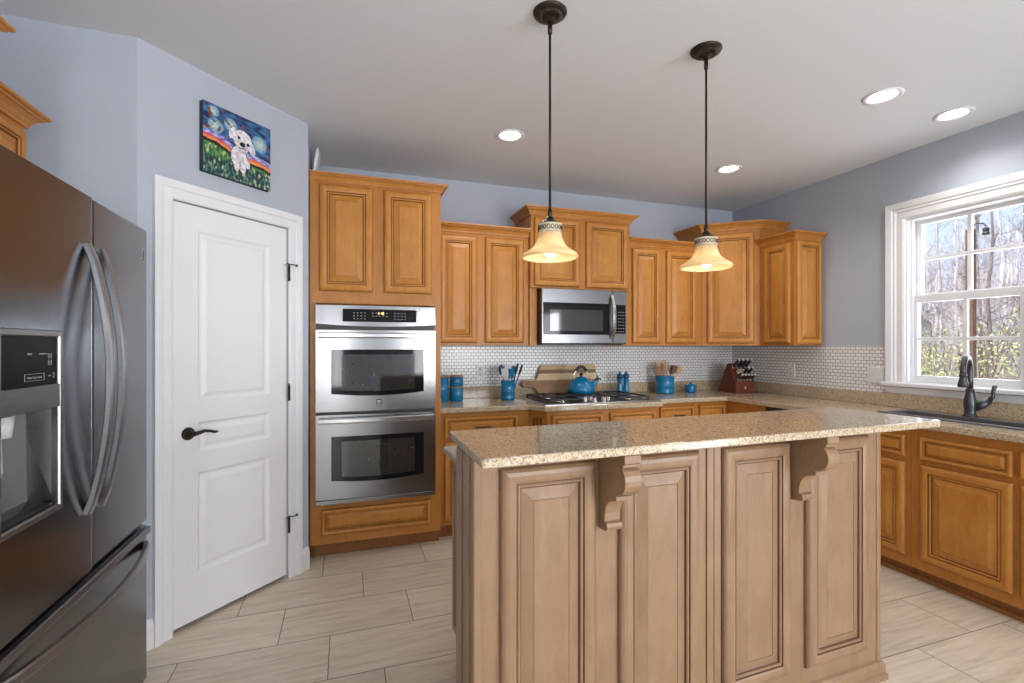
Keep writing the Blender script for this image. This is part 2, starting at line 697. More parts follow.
LIDW = wood('lid_wood', (0.30, 0.16, 0.08), (0.42, 0.24, 0.13), coat=0)
BLOCKW = wood('cherry_block_wood', (0.095, 0.022, 0.009), (0.165, 0.042, 0.018), rough=0.62, coat=0)
BOARDW = striped_wood()
PLASTW = plain('white_plate_plastic', (0.74, 0.74, 0.73), 0.35)
SINKM = plain('charcoal_composite', (0.085, 0.085, 0.09), 0.4, var=0.3, scale=200)
GUN = plain('gunmetal', (0.075, 0.075, 0.08), 0.3, 0.6)
CHROME = plain('polished_steel', (0.70, 0.70, 0.70), 0.12, 1.0)
SHADE = shade_mat()
BULB = emit('bulb_glow', (1.0, 0.88, 0.68), 3)
DOWNL = emit('downlight_glow', (1.0, 0.95, 0.88), 6)
LEDY = emit('oven_clock_glow', (0.9, 0.75, 0.2), 1.2)
PRINT = plain('pale_print', (0.42, 0.42, 0.42), 0.5)
PANE = glass('window_glass')

# ------------------------------------------------------------------ the room
XL, XR, YB, YF, ZC = -1.50, 3.74, 3.97, -4.5, 2.745


def slab(name, x0, x1, y0, y1, z0, z1, mat, label, parent=None):
    o = MB().box(x0, x1, y0, y1, z0, z1).build(name, mat, parent)
    return struct(o, label)


slab('floor', XL - 0.1, XR + 0.15, YF - 0.1, YB + 0.1, -0.1, 0, W_FLOOR, 'cream striated floor tiles laid in a third offset')
slab('ceiling', XL - 0.1, XR + 0.15, YF - 0.1, YB + 0.1, ZC, ZC + 0.1, W_CEIL, 'flat pale grey ceiling')
slab('wall_back', XL - 0.1, XR + 0.15, YB, YB + 0.1, 0, ZC, W_WALL, 'blue grey back wall above the wall cabinets')
slab('wall_left', XL - 0.1, XL, YF, YB, 0, ZC, W_WALL, 'blue grey wall behind the refrigerator')
WY0, WY1, WZ0, WZ1 = 1.70, 2.345, 1.115, 2.265      # opening over the sink
PY0, PY1, PZ1 = -3.35, -1.15, 2.1                     # patio door behind the photographer
w = MB()
w.box(XR, XR + 0.15, WY1, YB, 0, ZC)
w.box(XR, XR + 0.15, WY0, WY1, 0, WZ0)
w.box(XR, XR + 0.15, WY0, WY1, WZ1, ZC)
w.box(XR, XR + 0.15, PY1, WY0, 0, ZC)
w.box(XR, XR + 0.15, PY0, PY1, PZ1, ZC)
w.box(XR, XR + 0.15, YF, PY0, 0, ZC)
struct(w.build('wall_right', W_WALL), 'blue grey wall with the window over the sink')
w = MB()
w.box(XL, -1.42, YF - 0.1, YF, 0, ZC)
w.box(-0.62, 2.07, YF - 0.1, YF, 0, ZC)
w.box(3.57, XR, YF - 0.1, YF, 0, ZC)
for x0_, x1_ in ((-1.42, -0.62), (2.07, 3.57)):
    w.box(x0_, x1_, YF - 0.1, YF, 0, 0.45)
    w.box(x0_, x1_, YF - 0.1, YF, 2.4, ZC)
struct(w.build('wall_front', W_WALL), 'blue grey wall behind the photographer')

# pantry box: a stub facing the camera, the diagonal with the door, and the return beside the ovens
A = Vector((-0.878, 2.587))
B = Vector((-0.22, 3.252))
slab('wall_stub', XL, A.x, A.y, A.y + 0.1, 0, ZC, W_WALL, 'short blue grey wall beside the refrigerator')
slab('wall_return', B.x - 0.1, B.x, B.y, YB, 0, ZC, W_WALL, 'blue grey return wall left of the ovens')
DL = (B - A).length
dg = thing('wall_diagonal', 'pale blue grey diagonal wall around the white pantry door', 'wall', (A.x, A.y, 0), math.atan2(B.y - A.y, B.x - A.x))
dg['kind'] = 'structure'
w = MB()
D0, D1, DZ = 0.152, 0.785, 2.062
w.box(0, D0 - 0.004, 0, 0.1, 0, ZC)
w.box(D1 + 0.004, DL, 0, 0.1, 0, ZC)
w.box(D0 - 0.004, D1 + 0.004, 0, 0.1, DZ + 0.004, ZC)
w.build('wall_face', W_WALL, dg)
dr = thing('door_1', 'white three panel pantry door in the diagonal wall', 'door', (A.x, A.y, 0), dg.rotation_euler.z)
dr['kind'] = 'structure'
# the leaf: flat front with three recessed, raised panels
PP = [(0, 0, 0), (0.004, -0.003, 0), (0.012, -0.010, 0), (0.022, -0.011, 0), (0.030, -0.008, 0), (0.040, -0.0035, 0), (0.046, -0.002, 0)]
px = [D0, 0.270, 0.672, D1]
pz = [0.022, 0.25, 0.744, 0.848, 0.995, 1.097, 1.942, DZ]
lf = MB()
yf = 0.006
for i in range(3):
    for j in range(7):
        rect = (px[i], px[i + 1], pz[j], pz[j + 1])
        if i == 1 and j in (1, 3, 5):
            lf.rings(rect, PP, yf)
        else:
            lf.rings(rect, [(0, 0, 0)], yf)
lf.box(D0, D1, yf + 0.011, yf + 0.035, 0.022, DZ)
for a in ((D0, D0 + 0.0005), (D1 - 0.0005, D1)):
    lf.box(a[0], a[1], yf, yf + 0.02, 0.022, DZ)
lf.build('door_leaf', W_DOOR, dr)
MB().box(D0 - 0.003, D1 + 0.003, 0.048, 0.05, 0.0, DZ + 0.003).build('door_gap_shade', GAP, dr)  # black sheet behind the leaf, paints the shade in the slit around it
# casing with a stepped profile
cs = MB()
CP = [(0, 0), (0, 0.010), (0.010, 0.014), (0.045, 0.014), (0.052, 0.020), (0.075, 0.023), (0.085, 0.023), (0.085, 0)]


def casing(mb, x0, x1, z0, z1, prof, sill=False):
    """mitred moulding around an opening, profile rows (away from opening, out); open at the bottom"""
    vs, fs = [], []
    k = len(prof)
    for cx, cz, sx, sz in ((x0, z0, -1, 0), (x0, z1, -1, 1), (x1, z1, 1, 1), (x1, z0, 1, 0)):
        for o, t in prof:
            vs.append((cx + sx * o, -t, cz + sz * o))
    for i in range(3):
        for j in range(k - 1):
            fs.append((i * k + j, i * k + j + 1, (i + 1) * k + j + 1, (i + 1) * k + j))
    fs.append(tuple(range(k)))
    fs.append(tuple(range(3 * k, 4 * k)))
    mb.add(vs, fs)
    return mb


casing(cs, D0 - 0.006, D1 + 0.006, 0, DZ + 0.006, CP)
cs.build('casing', W_TRIM, dr)
# lever handle
hz = 0.945
hn = MB().lathe([(0.0, 0.0), (0.031, 0.0), (0.031, 0.006), (0.026, 0.012), (0.012, 0.016), (0.012, 0.045), (0, 0.047)], n=24, M=Matrix.Translation((0.222, yf, hz)) @ Matrix.Rotation(R(90), 4, 'X'))
hn.tube([(0.222, yf - 0.04, hz), (0.245, yf - 0.048, hz + 0.004), (0.275, yf - 0.048, hz + 0.010), (0.305, yf - 0.047, hz + 0.004), (0.325, yf - 0.046, hz - 0.004), (0.342, yf - 0.045, hz - 0.003)],
        [0.011, 0.010, 0.008, 0.007, 0.007, 0.005], 10)
hn.build('lever_handle', BRONZE, dr, label='dark bronze lever handle')
for z in (1.80, 1.095, 0.315):
    hb = MB().tube([(D1 + 0.003, -0.012, z - 0.045), (D1 + 0.003, -0.012, z + 0.045)], 0.007, 10)
    hb.lathe([(0, 0.046), (0.006, 0.048), (0.004, 0.056), (0, 0.058)], (D1 + 0.003, -0.012, z), 10)
    h = hb.build('hinge', BRONZE, dr, label='dark bronze hinge')
    if z != 1.095:
        st = MB().tube([(D1 + 0.003, -0.014, z + 0.052), (D1 - 0.015, -0.028, z + 0.054), (D1 - 0.032, -0.024, z + 0.050)], 0.003, 8)
        st.tube([(D1 + 0.003, -0.014, z + 0.052), (D1 + 0.02, -0.036, z + 0.052), (D1 + 0.042, -0.030, z + 0.050)], 0.003, 8)
        st.ell((D1 - 0.034, -0.022, z + 0.050), (0.008, 0.006, 0.008), mat=1)
        st.ell((D1 + 0.044, -0.028, z + 0.050), (0.008, 0.006, 0.008))
        st.build('hinge_stop', [BRONZE, PLASTW], h)
# baseboards
BP = [(0, 0), (0.016, 0), (0.016, 0.10), (0.012, 0.115), (0.006, 0.125), (0.004, 0.135), (0, 0.135)]


def base(name, path, label):
    return struct(MB().sweep(path, BP).build(name, W_TRIM), label)


u = (B - A).normalized()
pt = lambda s: A + u * s
base('baseboard_left', [pt(0.06), A + Vector((0.0, 0.0)), ][::-1], 'white baseboard left of the pantry door')
base('baseboard_right', [pt(D1 + 0.093), pt(DL)], 'white baseboard between pantry door and ovens')

# mosaic backsplash, part of the walls
BZ0, BZ1 = 1.032, 1.374
bs = MB().box(0.625, XR - 0.0045, YB - 0.004, YB - 0.0005, BZ0, BZ1).build('trim_1', T_BACK)
struct(bs, 'white mosaic tile backsplash on the back wall', 'backsplash')
bs = MB().box(XR - 0.004, XR - 0.0005, 2.475, YB - 0.0045, BZ0, BZ1).build('trim_2', T_SIDE)
struct(bs, 'white mosaic tile backsplash on the wall left of the window', 'backsplash')

# window over the sink
wi = thing('window_1', 'white double hung window over the sink', 'window', (XR, WY1, 0), R(-90))
wi['kind'] = 'structure'
WW = WY1 - WY0                                       # local x runs towards the camera, -y into the room
WP = [(0, 0), (0, 0.012), (0.012, 0.018), (0.050, 0.018), (0.058, 0.024), (0.070, 0.024), (0.078, 0.030), (0.115, 0.034), (0.120, 0.030), (0.120, 0)]
casing(MB(), 0, WW, 1.10, WZ1, WP).build('casing', W_TRIM, wi)
fr = MB()
JT = 0.012
fr.box(0, JT, 0.0, 0.14, WZ0, WZ1)
fr.box(WW - JT, WW, 0.0, 0.14, WZ0, WZ1)
fr.box(JT, WW - JT, 0.0, 0.14, WZ1 - JT, WZ1)
fr.box(JT, WW - JT, 0.0, 0.14, WZ0, WZ0 + 0.004)
for x in (JT, WW - JT - 0.014):
    fr.box(x, x + 0.014, 0.03, 0.045, WZ0, WZ1 - JT)
fr.build('frame', W_TRIM, wi)
sl = MB().prism([(-0.055, 1.087), (-0.055, 1.108), (-0.049, 1.1145), (0.06, 1.1145), (0.06, 1.087)], -0.135, WW + 0.135, 'x')
sl.build('sill', W_TRIM, wi, 0.003)
MB().prism([(0, 1.033), (-0.016, 1.033), (-0.020, 1.045), (-0.020, 1.080), (0, 1.0865)], -0.12, WW + 0.12, 'x').build('apron', W_TRIM, wi)


def sash(name, y0, z0, z1, gz0, gz1):
    g0, g1 = 0.046, WW - 0.052
    m = MB()
    m.box(JT + 0.002, g0, y0, y0 + 0.035, z0, z1)
    m.box(g1, WW - JT - 0.002, y0, y0 + 0.035, z0, z1)
    m.box(g0, g1, y0, y0 + 0.035, z0, gz0)
    m.box(g0, g1, y0, y0 + 0.035, gz1, z1)
    cx, cz = (g0 + g1) / 2, (gz0 + gz1) / 2
    m.box(cx - 0.011, cx + 0.011, y0 + 0.006, y0 + 0.029, gz0, gz1)
    m.box(g0, cx - 0.011, y0 + 0.006, y0 + 0.029, cz - 0.011, cz + 0.011)
    m.box(cx + 0.011, g1, y0 + 0.006, y0 + 0.029, cz - 0.011, cz + 0.011)
    o = m.build(name, W_TRIM, wi, 0.002)
    MB().box(g0, g1, y0 + 0.0165, y0 + 0.0185, gz0, gz1).build('pane', PANE, o)
    return o


sash('lower_sash', 0.045, WZ0 + 0.004, 1.725, 1.166, 1.675)
sash('upper_sash', 0.088, 1.690, WZ1 - JT, 1.735, 2.225)
# patio door and picture window behind the photographer
wp = thing('window_2', 'white patio door behind the photographer', 'window', (XR, PY1, 0), R(-90))
wp['kind'] = 'structure'
m = MB()
PW = PY1 - PY0
for x in (0, PW / 2 - 0.05, PW - 0.10):
    m.box(x, x + 0.10, 0.03, 0.09, 0, PZ1)
for x in (0.10, PW / 2 + 0.05):
    m.box(x, x + PW / 2 - 0.15, 0.03, 0.09, 0, 0.12)
    m.box(x, x + PW / 2 - 0.15, 0.03, 0.09, PZ1 - 0.1, PZ1)
m.build('frame', W_TRIM, wp)
for nm_, lb_, x1_, cols in (('window_3', 'white window behind the photographer, left of the room', -0.62, 2), ('window_4', 'white wide window behind the photographer', 3.57, 3)):
    W_ = 0.8 if cols == 2 else 1.5
    wq = thing(nm_, lb_, 'window', (x1_, YF, 0), R(180))
    wq['kind'] = 'structure'
    m = MB()
    cw = (W_ - 0.05) / cols
    for k in range(cols + 1):
        m.box(k * cw, k * cw + 0.05, 0.03, 0.09, 0.45, 2.4)
    for k in range(cols):
        for z in (0.45, 1.40, 2.35):
            m.box(k * cw + 0.05, k * cw + cw, 0.03, 0.09, z, z + 0.05)
    m.build('frame', W_TRIM, wq)

# ------------------------------------------------------------------ cabinets
DP = [(0, 0, 0), (0, 0.009, 0), (0.0015, 0.0105, 1), (0.005, 0.0165, 0), (0.011, 0.0210, 0), (0.021, 0.0235, 0), (0.033, 0.0225, 0), (0.0405, 0.0200, 0), (0.0420, 0.0160, 1), (0.0442, 0.0160, 1),
      (0.0468, 0.0190, 0), (0.0505, 0.0188, 0), (0.0530, 0.0150, 0), (0.0542, 0.0105, 1), (0.0568, 0.0092, 1), (0.059, 0.0100, 0), (0.088, 0.0205, 0), (0.0892, 0.0195, 1), (0.0905, 0.0205, 0)]


def front(rect, mats, parent, name='door', y=-0.0005, scale=None, label=None):
    x0, x1, z0, z1 = rect
    mn = min(x1 - x0, z1 - z0)
    sc = scale or min(1.13, mn / 0.26)
    return MB().rings(rect, [(a * sc, o, mt) for a, o, mt in DP], y, back=True).build(name, mats, parent, label=label)


CROWN = [(0, -0.002), (0.010, -0.002), (0.011, 0.010), (0.016, 0.014), (0.022, 0.026), (0.036, 0.038), (0.044, 0.040), (0.046, 0.046), (0.058, 0.050), (0.060, 0.060), (0, 0.060)]


def crown(path, z, mats, parent, k=1.0):
    return MB().sweep(path, [(o * k, z + q * k) for o, q in CROWN]).build('crown_molding', mats, parent)


MW = [WOOD, GLAZE]


def pull(x, z, parent, length=0.12):
    m = MB()
    m.strip([(x - length / 2, -0.045, z), (x + length / 2, -0.045, z)], 0.010, 0.010, (0, 0, 1))
    for s in (-1, 1):
        m.tube([(x + s * length * 0.38, 0.001, z), (x + s * length * 0.38, -0.042, z)], 0.0045, 8)
    return m.build('pull', BLACK, parent, label='black bar pull')


# oven tower
tw = thing('oven_cabinet', 'tall honey maple cabinet housing the double oven', 'cabinet', (-0.215, 3.335, 0))
m = MB()
m.box(0, 0.06, 0, 0.634, 0.10, 2.43)
m.box(0.78, 0.836, 0, 0.634, 0.10, 2.43)
m.box(0.06, 0.78, 0, 0.634, 1.60, 2.43)
m.box(0.06, 0.78, 0, 0.634, 0.10, 0.40)
m.box(0.06, 0.78, 0.61, 0.634, 0.40, 1.60)
m.build('body', WOODF, tw)
front((0.055, 0.385, 1.725, 2.408), MW, tw)
front((0.455, 0.772, 1.725, 2.408), MW, tw)
front((0.066, 0.769, 0.160, 0.325), MW, tw, 'drawer')
crown([(0, 0), (0.836, 0), (0.836, 0.60)], 2.428, WOOD, tw, 0.8)
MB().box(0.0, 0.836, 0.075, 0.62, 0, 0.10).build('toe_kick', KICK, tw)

# wall cabinets on the back wall
WF = 3.63


def wall_cab(name, label, x0, x1, z0, z1, doors, crown_path, yf=WF, dz=(0.02, 0.035)):
    t = thing(name, label, 'cabinet', (x0, yf, 0), 0, 'honey maple wall cabinets')
    MB().box(0, x1 - x0, 0, YB - 0.006 - yf, z0, z1).build('body', WOODF, t, 0.0015)
    for a, b in doors:
        front((a - x0, b - x0, z0 + dz[0], z1 - dz[1]), MW, t)
    crown([(a - x0, b) for a, b in crown_path], z1 - 0.012, WOOD, t)
    return t


wall_cab('wall_cabinet', 'honey maple two door wall cabinet between ovens and microwave', 0.623, 1.382, 1.376, 2.25,
         [(0.665, 0.958), (1.020, 1.338)], [(0.623, 0), (1.382, 0)])
mc = wall_cab('wall_cabinet', 'short raised honey maple cabinet above the microwave', 1.385, 2.29, 1.835, 2.425,
              [(1.412, 1.812), (1.868, 2.262)], [(1.385, 0.34), (1.385, 0), (2.29, 0), (2.29, 0.34)], 3.59, (0.015, 0.03))
MB().box(0, 0.062, 0.02, 0.37, 1.376, 1.8345).build('filler', WOODF, mc)
MB().box(0.842, 0.905, 0.02, 0.37, 1.376, 1.8345).build('filler', WOODF, mc)
wall_cab('wall_cabinet', 'honey maple two door wall cabinet right of the microwave', 2.294, 3.066, 1.376, 2.25,
         [(2.333, 2.620), (2.680, 3.003)], [(2.294, 0), (3.066, 0)])
cc = thing('corner_wall_cabinet', 'raised honey maple corner wall cabinet with one diagonal door', 'cabinet', (3.07, WF, 0), 0, 'honey maple wall cabinets')
MB().prism([(0, 0), (0.37, -0.298), (0.664, -0.298), (0.664, 0.334), (0, 0.334)], 1.376, 2.41, 'z').build('body', WOODF, cc)
crown([(0, 0.33), (0, 0), (0.37, -0.298), (0.664, -0.298)], 2.408, WOOD, cc)
cd = front((0.045, 0.43, 1.396, 2.375), MW, cc)
cd.rotation_euler = (0, 0, math.atan2(-0.298, 0.37))
rc = thing('wall_cabinet', 'narrow honey maple wall cabinet on the window wall with panelled end', 'cabinet', (3.44, 3.328, 0), R(-90), 'honey maple wall cabinets')
MB().box(0, 0.345, 0, 0.294, 1.376, 2.25).build('body', WOODF, rc, 0.0015)
front((0.05, 0.31, 1.396, 2.215), MW, rc)
crown([(0, 0), (0.345, 0), (0.345, 0.292)], 2.238, WOOD, rc)
ep = front((0.012, 0.285, 1.386, 2.235), MW, rc, 'end_panel')
ep.location = (0.345, 0, 0)
ep.rotation_euler = (0, 0, R(90))

# cabinets over the refrigerator
fc = thing('wall_cabinet', 'honey maple wall cabinet above the refrigerator', 'cabinet', (-1.17, 2.11, 0), R(90), 'cabinets above the refrigerator')
MB().box(0, 0.265, 0, 0.335, 1.88, 2.225).build('body', WOODF, fc)
front((0.02, 0.245, 1.90, 2.19), MW, fc)
crown([(0, 0), (0.265, 0), (0.265, 0.33)], 2.213, WOOD, fc)
fk = thing('wall_cabinet', 'taller honey maple cabinet whose crown tip shows at upper left', 'cabinet', (-1.16, 1.23, 0), R(90), 'cabinets above the refrigerator')
MB().box(0, 0.90, 0, 0.335, 1.88, 2.43).build('body', WOODF, fk)
front((0.03, 0.435, 1.90, 2.395), MW, fk)
front((0.465, 0.87, 1.90, 2.395), MW, fk)
crown([(0, 0.33), (0, 0), (0.90, 0), (0.90, 0.33)], 2.425, WOOD, fk)

# base cabinets, back run
CT, CB = 0.935, 0.897
BF = 3.41


def base_body(t, x1, depth, kick=0.06, x0=0.0, z0=0.10):
    MB().box(x0, x1, 0, depth, z0, CB - 0.001).build('body', WOODF, t)
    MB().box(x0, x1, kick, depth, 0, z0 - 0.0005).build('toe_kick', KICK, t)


b1 = thing('base_cabinet', 'honey maple drawer base between ovens and cooktop', 'cabinet', (0.623, BF, 0), 0, 'honey maple base cabinets')
base_body(b1, 0.677, 0.55)
dw = front((0.035, 0.590, 0.715, 0.865), MW, b1, 'drawer')
pull(0.312, 0.79, dw)
front((0.035, 0.30, 0.13, 0.69), MW, b1)
front((0.325, 0.59, 0.13, 0.69), MW, b1)
b2 = thing('base_cabinet', 'bumped out honey maple cabinet under the cooktop', 'cabinet', (1.30, 3.26, 0), 0, 'honey maple base cabinets')
poly = [(0.001, 0.70), (0.001, 0.15), (0.085, 0), (1.035, 0), (1.118, 0.15), (1.118, 0.70)]
MB().prism(poly, 0.10, CB - 0.001, 'z').build('body', WOODF, b2)
MB().prism([(0.001, 0.70), (0.001, 0.21), (0.10, 0.06), (1.02, 0.06), (1.118, 0.21), (1.118, 0.70)], 0, 0.0995, 'z').build('toe_kick', KICK, b2)
front((0.12, 0.535, 0.715, 0.865), MW, b2, 'false_drawer')
front((0.595, 1.005, 0.715, 0.865), MW, b2, 'false_drawer')
front((0.12, 0.535, 0.13, 0.69), MW, b2)
front((0.595, 1.005, 0.13, 0.69), MW, b2)
fl = MB()
ang = math.atan2(-0.15, 0.084)
FM = Matrix.Translation((0.001, 0.15, 0)) @ Matrix.Rotation(ang, 4, 'Z')
for k in range(3):
    x = 0.045 + 0.032 * k
    fl.box(x, x + 0.014, -0.003, 0.0, 0.16, 0.845, M=FM)
fl.build('flute', GLAZE, b2, label='dark grooves on the angled corner post')
b3 = thing('base_cabinet', 'honey maple drawer base right of the cooktop', 'cabinet', (2.42, BF, 0), 0, 'honey maple base cabinets')
base_body(b3, 0.398, 0.55)
dw = front((0.035, 0.375, 0.725, 0.865), MW, b3, 'drawer')
pull(0.21, 0.795, dw, 0.10)
front((0.035, 0.375, 0.13, 0.70), MW, b3)
b4 = thing('base_cabinet', 'honey maple corner base behind the island', 'cabinet', (2.82, BF, 0), 0, 'honey maple base cabinets')
MB().prism([(0, 0), (0.33, 0), (0.33, -0.42), (0.91, -0.42), (0.91, 0.55), (0, 0.55)], 0.10, CB - 0.001, 'z').build('body', WOODF, b4)
MB().prism([(0, 0.06), (0.39, 0.06), (0.39, -0.42), (0.91, -0.42), (0.91, 0.55), (0, 0.55)], 0, 0.0995, 'z').build('toe_kick', KICK, b4)
front((0.03, 0.30, 0.725, 0.865), MW, b4, 'drawer')
front((0.03, 0.30, 0.13, 0.70), MW, b4)

# right run, faces -x
RF = 3.15
rdepth = XR - RF - 0.004
dwr = thing('dishwasher', 'dishwasher with dark top rail in the right run behind the island', 'dishwasher', (RF, 2.985, 0), R(-90))
MB().box(0.005, 0.595, 0.002, rdepth, 0.10, CB - 0.002).build('body', BLACK, dwr)
MB().box(0.005, 0.595, -0.025, 0.0015, 0.10, 0.80).build('door', STEEL, dwr, 0.004)
MB().box(0.005, 0.595, -0.020, 0.0015, 0.805, 0.885).build('control_panel', BLACK, dwr, 0.003)
MB().tube([(0.06, -0.055, 0.76), (0.54, -0.055, 0.76)], 0.010, 10).build('handle', STEELV, dwr)
b5 = thing('base_cabinet', 'honey maple drawer and door base beside the dishwasher', 'cabinet', (RF, 2.385, 0), R(-90), 'honey maple base cabinets')


def right_base(t, x1, fronts):
    MB().box(0, x1, 0, rdepth, 0.075, CB - 0.001).build('body', WOODF, t)
    MB().box(0, x1, 0.045, rdepth, 0, 0.0745).build('toe_kick', KICK, t)
    MB().prism([(0.044, 0), (0.030, 0), (0.030, 0.022), (0.044, 0.032)], 0, x1, 'x').build('shoe_molding', KICK, t)
    for a, b in fronts:
        front((a, b, 0.722, 0.845), MW, t, 'drawer')
        front((a, b, 0.132, 0.690), MW, t)


right_base(b5, 0.437, [(0.03, 0.413)])
b6 = thing('sink_cabinet', 'honey maple sink base under the window', 'cabinet', (RF, 1.945, 0), R(-90), 'honey maple base cabinets')
MB().box(0, 0.96, 0, 0.03, 0.075, CB - 0.001).box(0, 0.03, 0.03, rdepth, 0.075, CB - 0.001).box(0.93, 0.96, 0.03, rdepth, 0.075, CB - 0.001).box(0.03, 0.93, 0.03, rdepth, 0.075, 0.10).build('body', WOODF, b6)
MB().box(0, 0.96, 0.045, rdepth, 0, 0.0745).build('toe_kick', KICK, b6)
MB().prism([(0.044, 0), (0.030, 0), (0.030, 0.022), (0.044, 0.032)], 0, 0.96, 'x').build('shoe_molding', KICK, b6)
for a, b in ((0.05, 0.468), (0.492, 0.91)):
    front((a, b, 0.715, 0.850), MW, b6, 'false_drawer')
    front((a, b, 0.132, 0.690), MW, b6)

# ------------------------------------------------------------------ worktop
SX0, SX1, SY0, SY1 = 3.30, 3.615, 1.46, 2.245         # sink cut-out
ct = MB().prism([(0.625, YB - 0.001), (0.625, 3.375), (1.285, 3.375), (1.36, 3.225), (2.36, 3.225), (2.43, 3.365), (3.115, 3.365), (3.115, 0.98), (XR - 0.001, 0.98), (XR - 0.001, YB - 0.001)], CB, CT, 'z').build('countertop', GRAN)
cut = MB().box(SX0 + 0.012, SX1 - 0.012, SY0 + 0.012, SY1 - 0.012, CB - 0.1, CT + 0.1).build('cutter', GRAN)
bo = ct.modifiers.new('hole', 'BOOLEAN')
bo.object = cut
bo.operation = 'DIFFERENCE'
bo.solver = 'EXACT'
bpy.context.view_layer.update()
me = bpy.data.meshes.new_from_object(ct.evaluated_get(bpy.context.evaluated_depsgraph_get()))
ct.modifiers.clear()
ct.data = me
bpy.data.objects.remove(cut, do_unlink=True)
bv = ct.modifiers.new('bevel', 'BEVEL')
bv.width = 0.008
bv.segments = 3
bv.limit_method = 'ANGLE'
bv.angle_limit = R(30)
tag(ct, 'speckled beige granite worktop running from the ovens to the sink', 'countertop')
m = MB()
m.box(0.627, XR - 0.002, YB - 0.022, YB - 0.006, CT + 0.0003, 1.032)
m.box(XR - 0.022, XR - 0.006, 0.98, YB - 0.0225, CT + 0.0003, 1.032)
m.box(0.627, 0.642, 3.42, YB - 0.0225, CT + 0.0003, 1.000)
m.build('upstand', GRAN, ct, 0.003)

# ------------------------------------------------------------------ double oven
ov = thing('double_oven', 'stainless steel double wall oven in the tall cabinet', 'oven', (-0.178, 3.335, 0.364))
OW = 0.754
m = MB()
m.box(0.03, 0.735, 0.0, 0.58, 0.045, 1.23)
m.build('housing', BLACK, ov)
bk = MB().box(0, OW, -0.012, -0.0005, 0, 1.280).build('trim_frame', BLACK, ov)


def oven_door(z0, z1, wz0, wz1, name):
    arc = lambda x: 0.012 * (1 - ((x - OW / 2) / (OW / 2)) ** 2)
    m = MB()
    t = 0.040
    wx0, wx1 = 0.092, 0.674
    N = 16
    # skin with a window hole: grid
    xs = [0.0] + [wx0 + (wx1 - wx0) * i / N for i in range(N + 1)] + [OW]
    zs = [z0, None, wz1, z1]

    def zrow(j, x):
        if j == 1:
            k = (x - OW / 2) / ((wx1 - wx0) / 2)
            return wz0 - 0.018 * max(0.0, 1 - k * k)
        return zs[j]
    vs, fs = [], []
    for j in range(4):
        for x in xs:
            vs.append((x, -0.0125 - t - arc(x), zrow(j, x)))
    n = len(xs)
    for j in range(3):
        for i in range(n - 1):
            if j == 1 and 1 <= i <= N:
                continue
            fs.append((j * n + i, j * n + i + 1, (j + 1) * n + i + 1, (j + 1) * n + i))
    m.add(vs, fs)
    # rim
    rim = [(x, z0) for x in xs] + [(x, z1) for x in xs[::-1]]
    vs = [(x, -0.0125 - t - arc(x), z) for x, z in rim] + [(x, -0.0125, z) for x, z in rim]
    k = len(rim)
    m.add(vs, [(i, k + i, k + (i + 1) % k, (i + 1) % k) for i in range(k)])
    d = m.build(name, STEEL, ov)
    g = MB()
    vs, fs = [], []
    gx = xs[1:-1]
    for j in (1, 2):
        for x in gx:
            vs.append((x, -0.0125 - t - arc(x) + 0.004, zrow(j, x)))
    q = len(gx)
    g.add(vs, [(i, i + 1, q + i + 1, q + i) for i in range(q - 1)])
    g.box(wx0, wx1, -0.045, -0.02, wz0 - 0.01, wz1)
    wn_ = g.build('window', BLACKG, d, label='black bordered oven window')
    ig = MB()
    vs = []
    gx2 = [0.155 + (0.615 - 0.155) * i / 10 for i in range(11)]
    for jj in (0, 1):
        for x in gx2:
            kx = (x - OW / 2) / 0.291
            zz = (wz0 + 0.028 - 0.016 * (1 - kx * kx)) if jj == 0 else wz1 - 0.032
            vs.append((x, -0.0125 - t - arc(x) + 0.0025, zz))
    ig.add(vs, [(i, i + 1, 11 + i + 1, 11 + i) for i in range(10)])
    ig.build('inner_glass', OVENG, wn_)
    # broad bowed handle
    h = MB()
    pts = []
    for i in range(17):
        x = 0.015 + (OW - 0.03) * i / 16
        pts.append((x, -0.052 - 0.030 - 0.020 * (1 - ((x - OW / 2) / (OW / 2)) ** 2), z1 - 0.034))
    h.strip(pts, 0.034, 0.016, (0, 0, 1))
    for x in (0.03, OW - 0.03):
        h.box(x - 0.014, x + 0.014, -0.085, -0.05, z1 - 0.045, z1 - 0.023)
    h.build('handle', STEELV, d)
    return d


oven_door(0.035, 0.570, 0.155, 0.432, 'lower_door')
ud = oven_door(0.590, 1.110, 0.705, 0.985, 'upper_door')
lg = MB().box(0.368, 0.398, -0.067, -0.0645, 0.622, 0.664, 0)
lg.box(0.372, 0.394, -0.0685, -0.0665, 0.640, 0.658, 1)
lg.box(0.372, 0.394, -0.0685, -0.0665, 0.627, 0.634, 1)
lg.build('badge', [BLACK, PRINT], ud, label='small square maker badge')
MB().box(0, OW, -0.050, -0.0125, 0.0, 0.028).build('vent_strip', STEEL, ov, 0.003)
cp = MB()
N = 16
vs, fs = [], []
for i in range(N + 1):
    x = OW * i / N
    k = 1 - ((x - OW / 2) / (OW / 2)) ** 2
    vs += [(x, -0.0125, 1.150 - 0.016 * k), (x, -0.048 - 0.014 * k, 1.150 - 0.016 * k), (x, -0.044 - 0.012 * k, 1.268), (x, -0.030, 1.281), (x, -0.0125, 1.281)]
for i in range(N):
    for j in range(5):
        j2 = (j + 1) % 5
        fs.append((i * 5 + j, (i + 1) * 5 + j, (i + 1) * 5 + j2, i * 5 + j2))
fs += [tuple(range(5))[::-1], tuple(N * 5 + j for j in range(5))]
cpo = cp.add(vs, fs).build('control_panel', STEEL, ov)
dp = MB().box(0.160, 0.626, -0.066, -0.04, 1.164, 1.246).build('display', BLACKG, cpo, 0.006, label='black touch display with yellow clock')
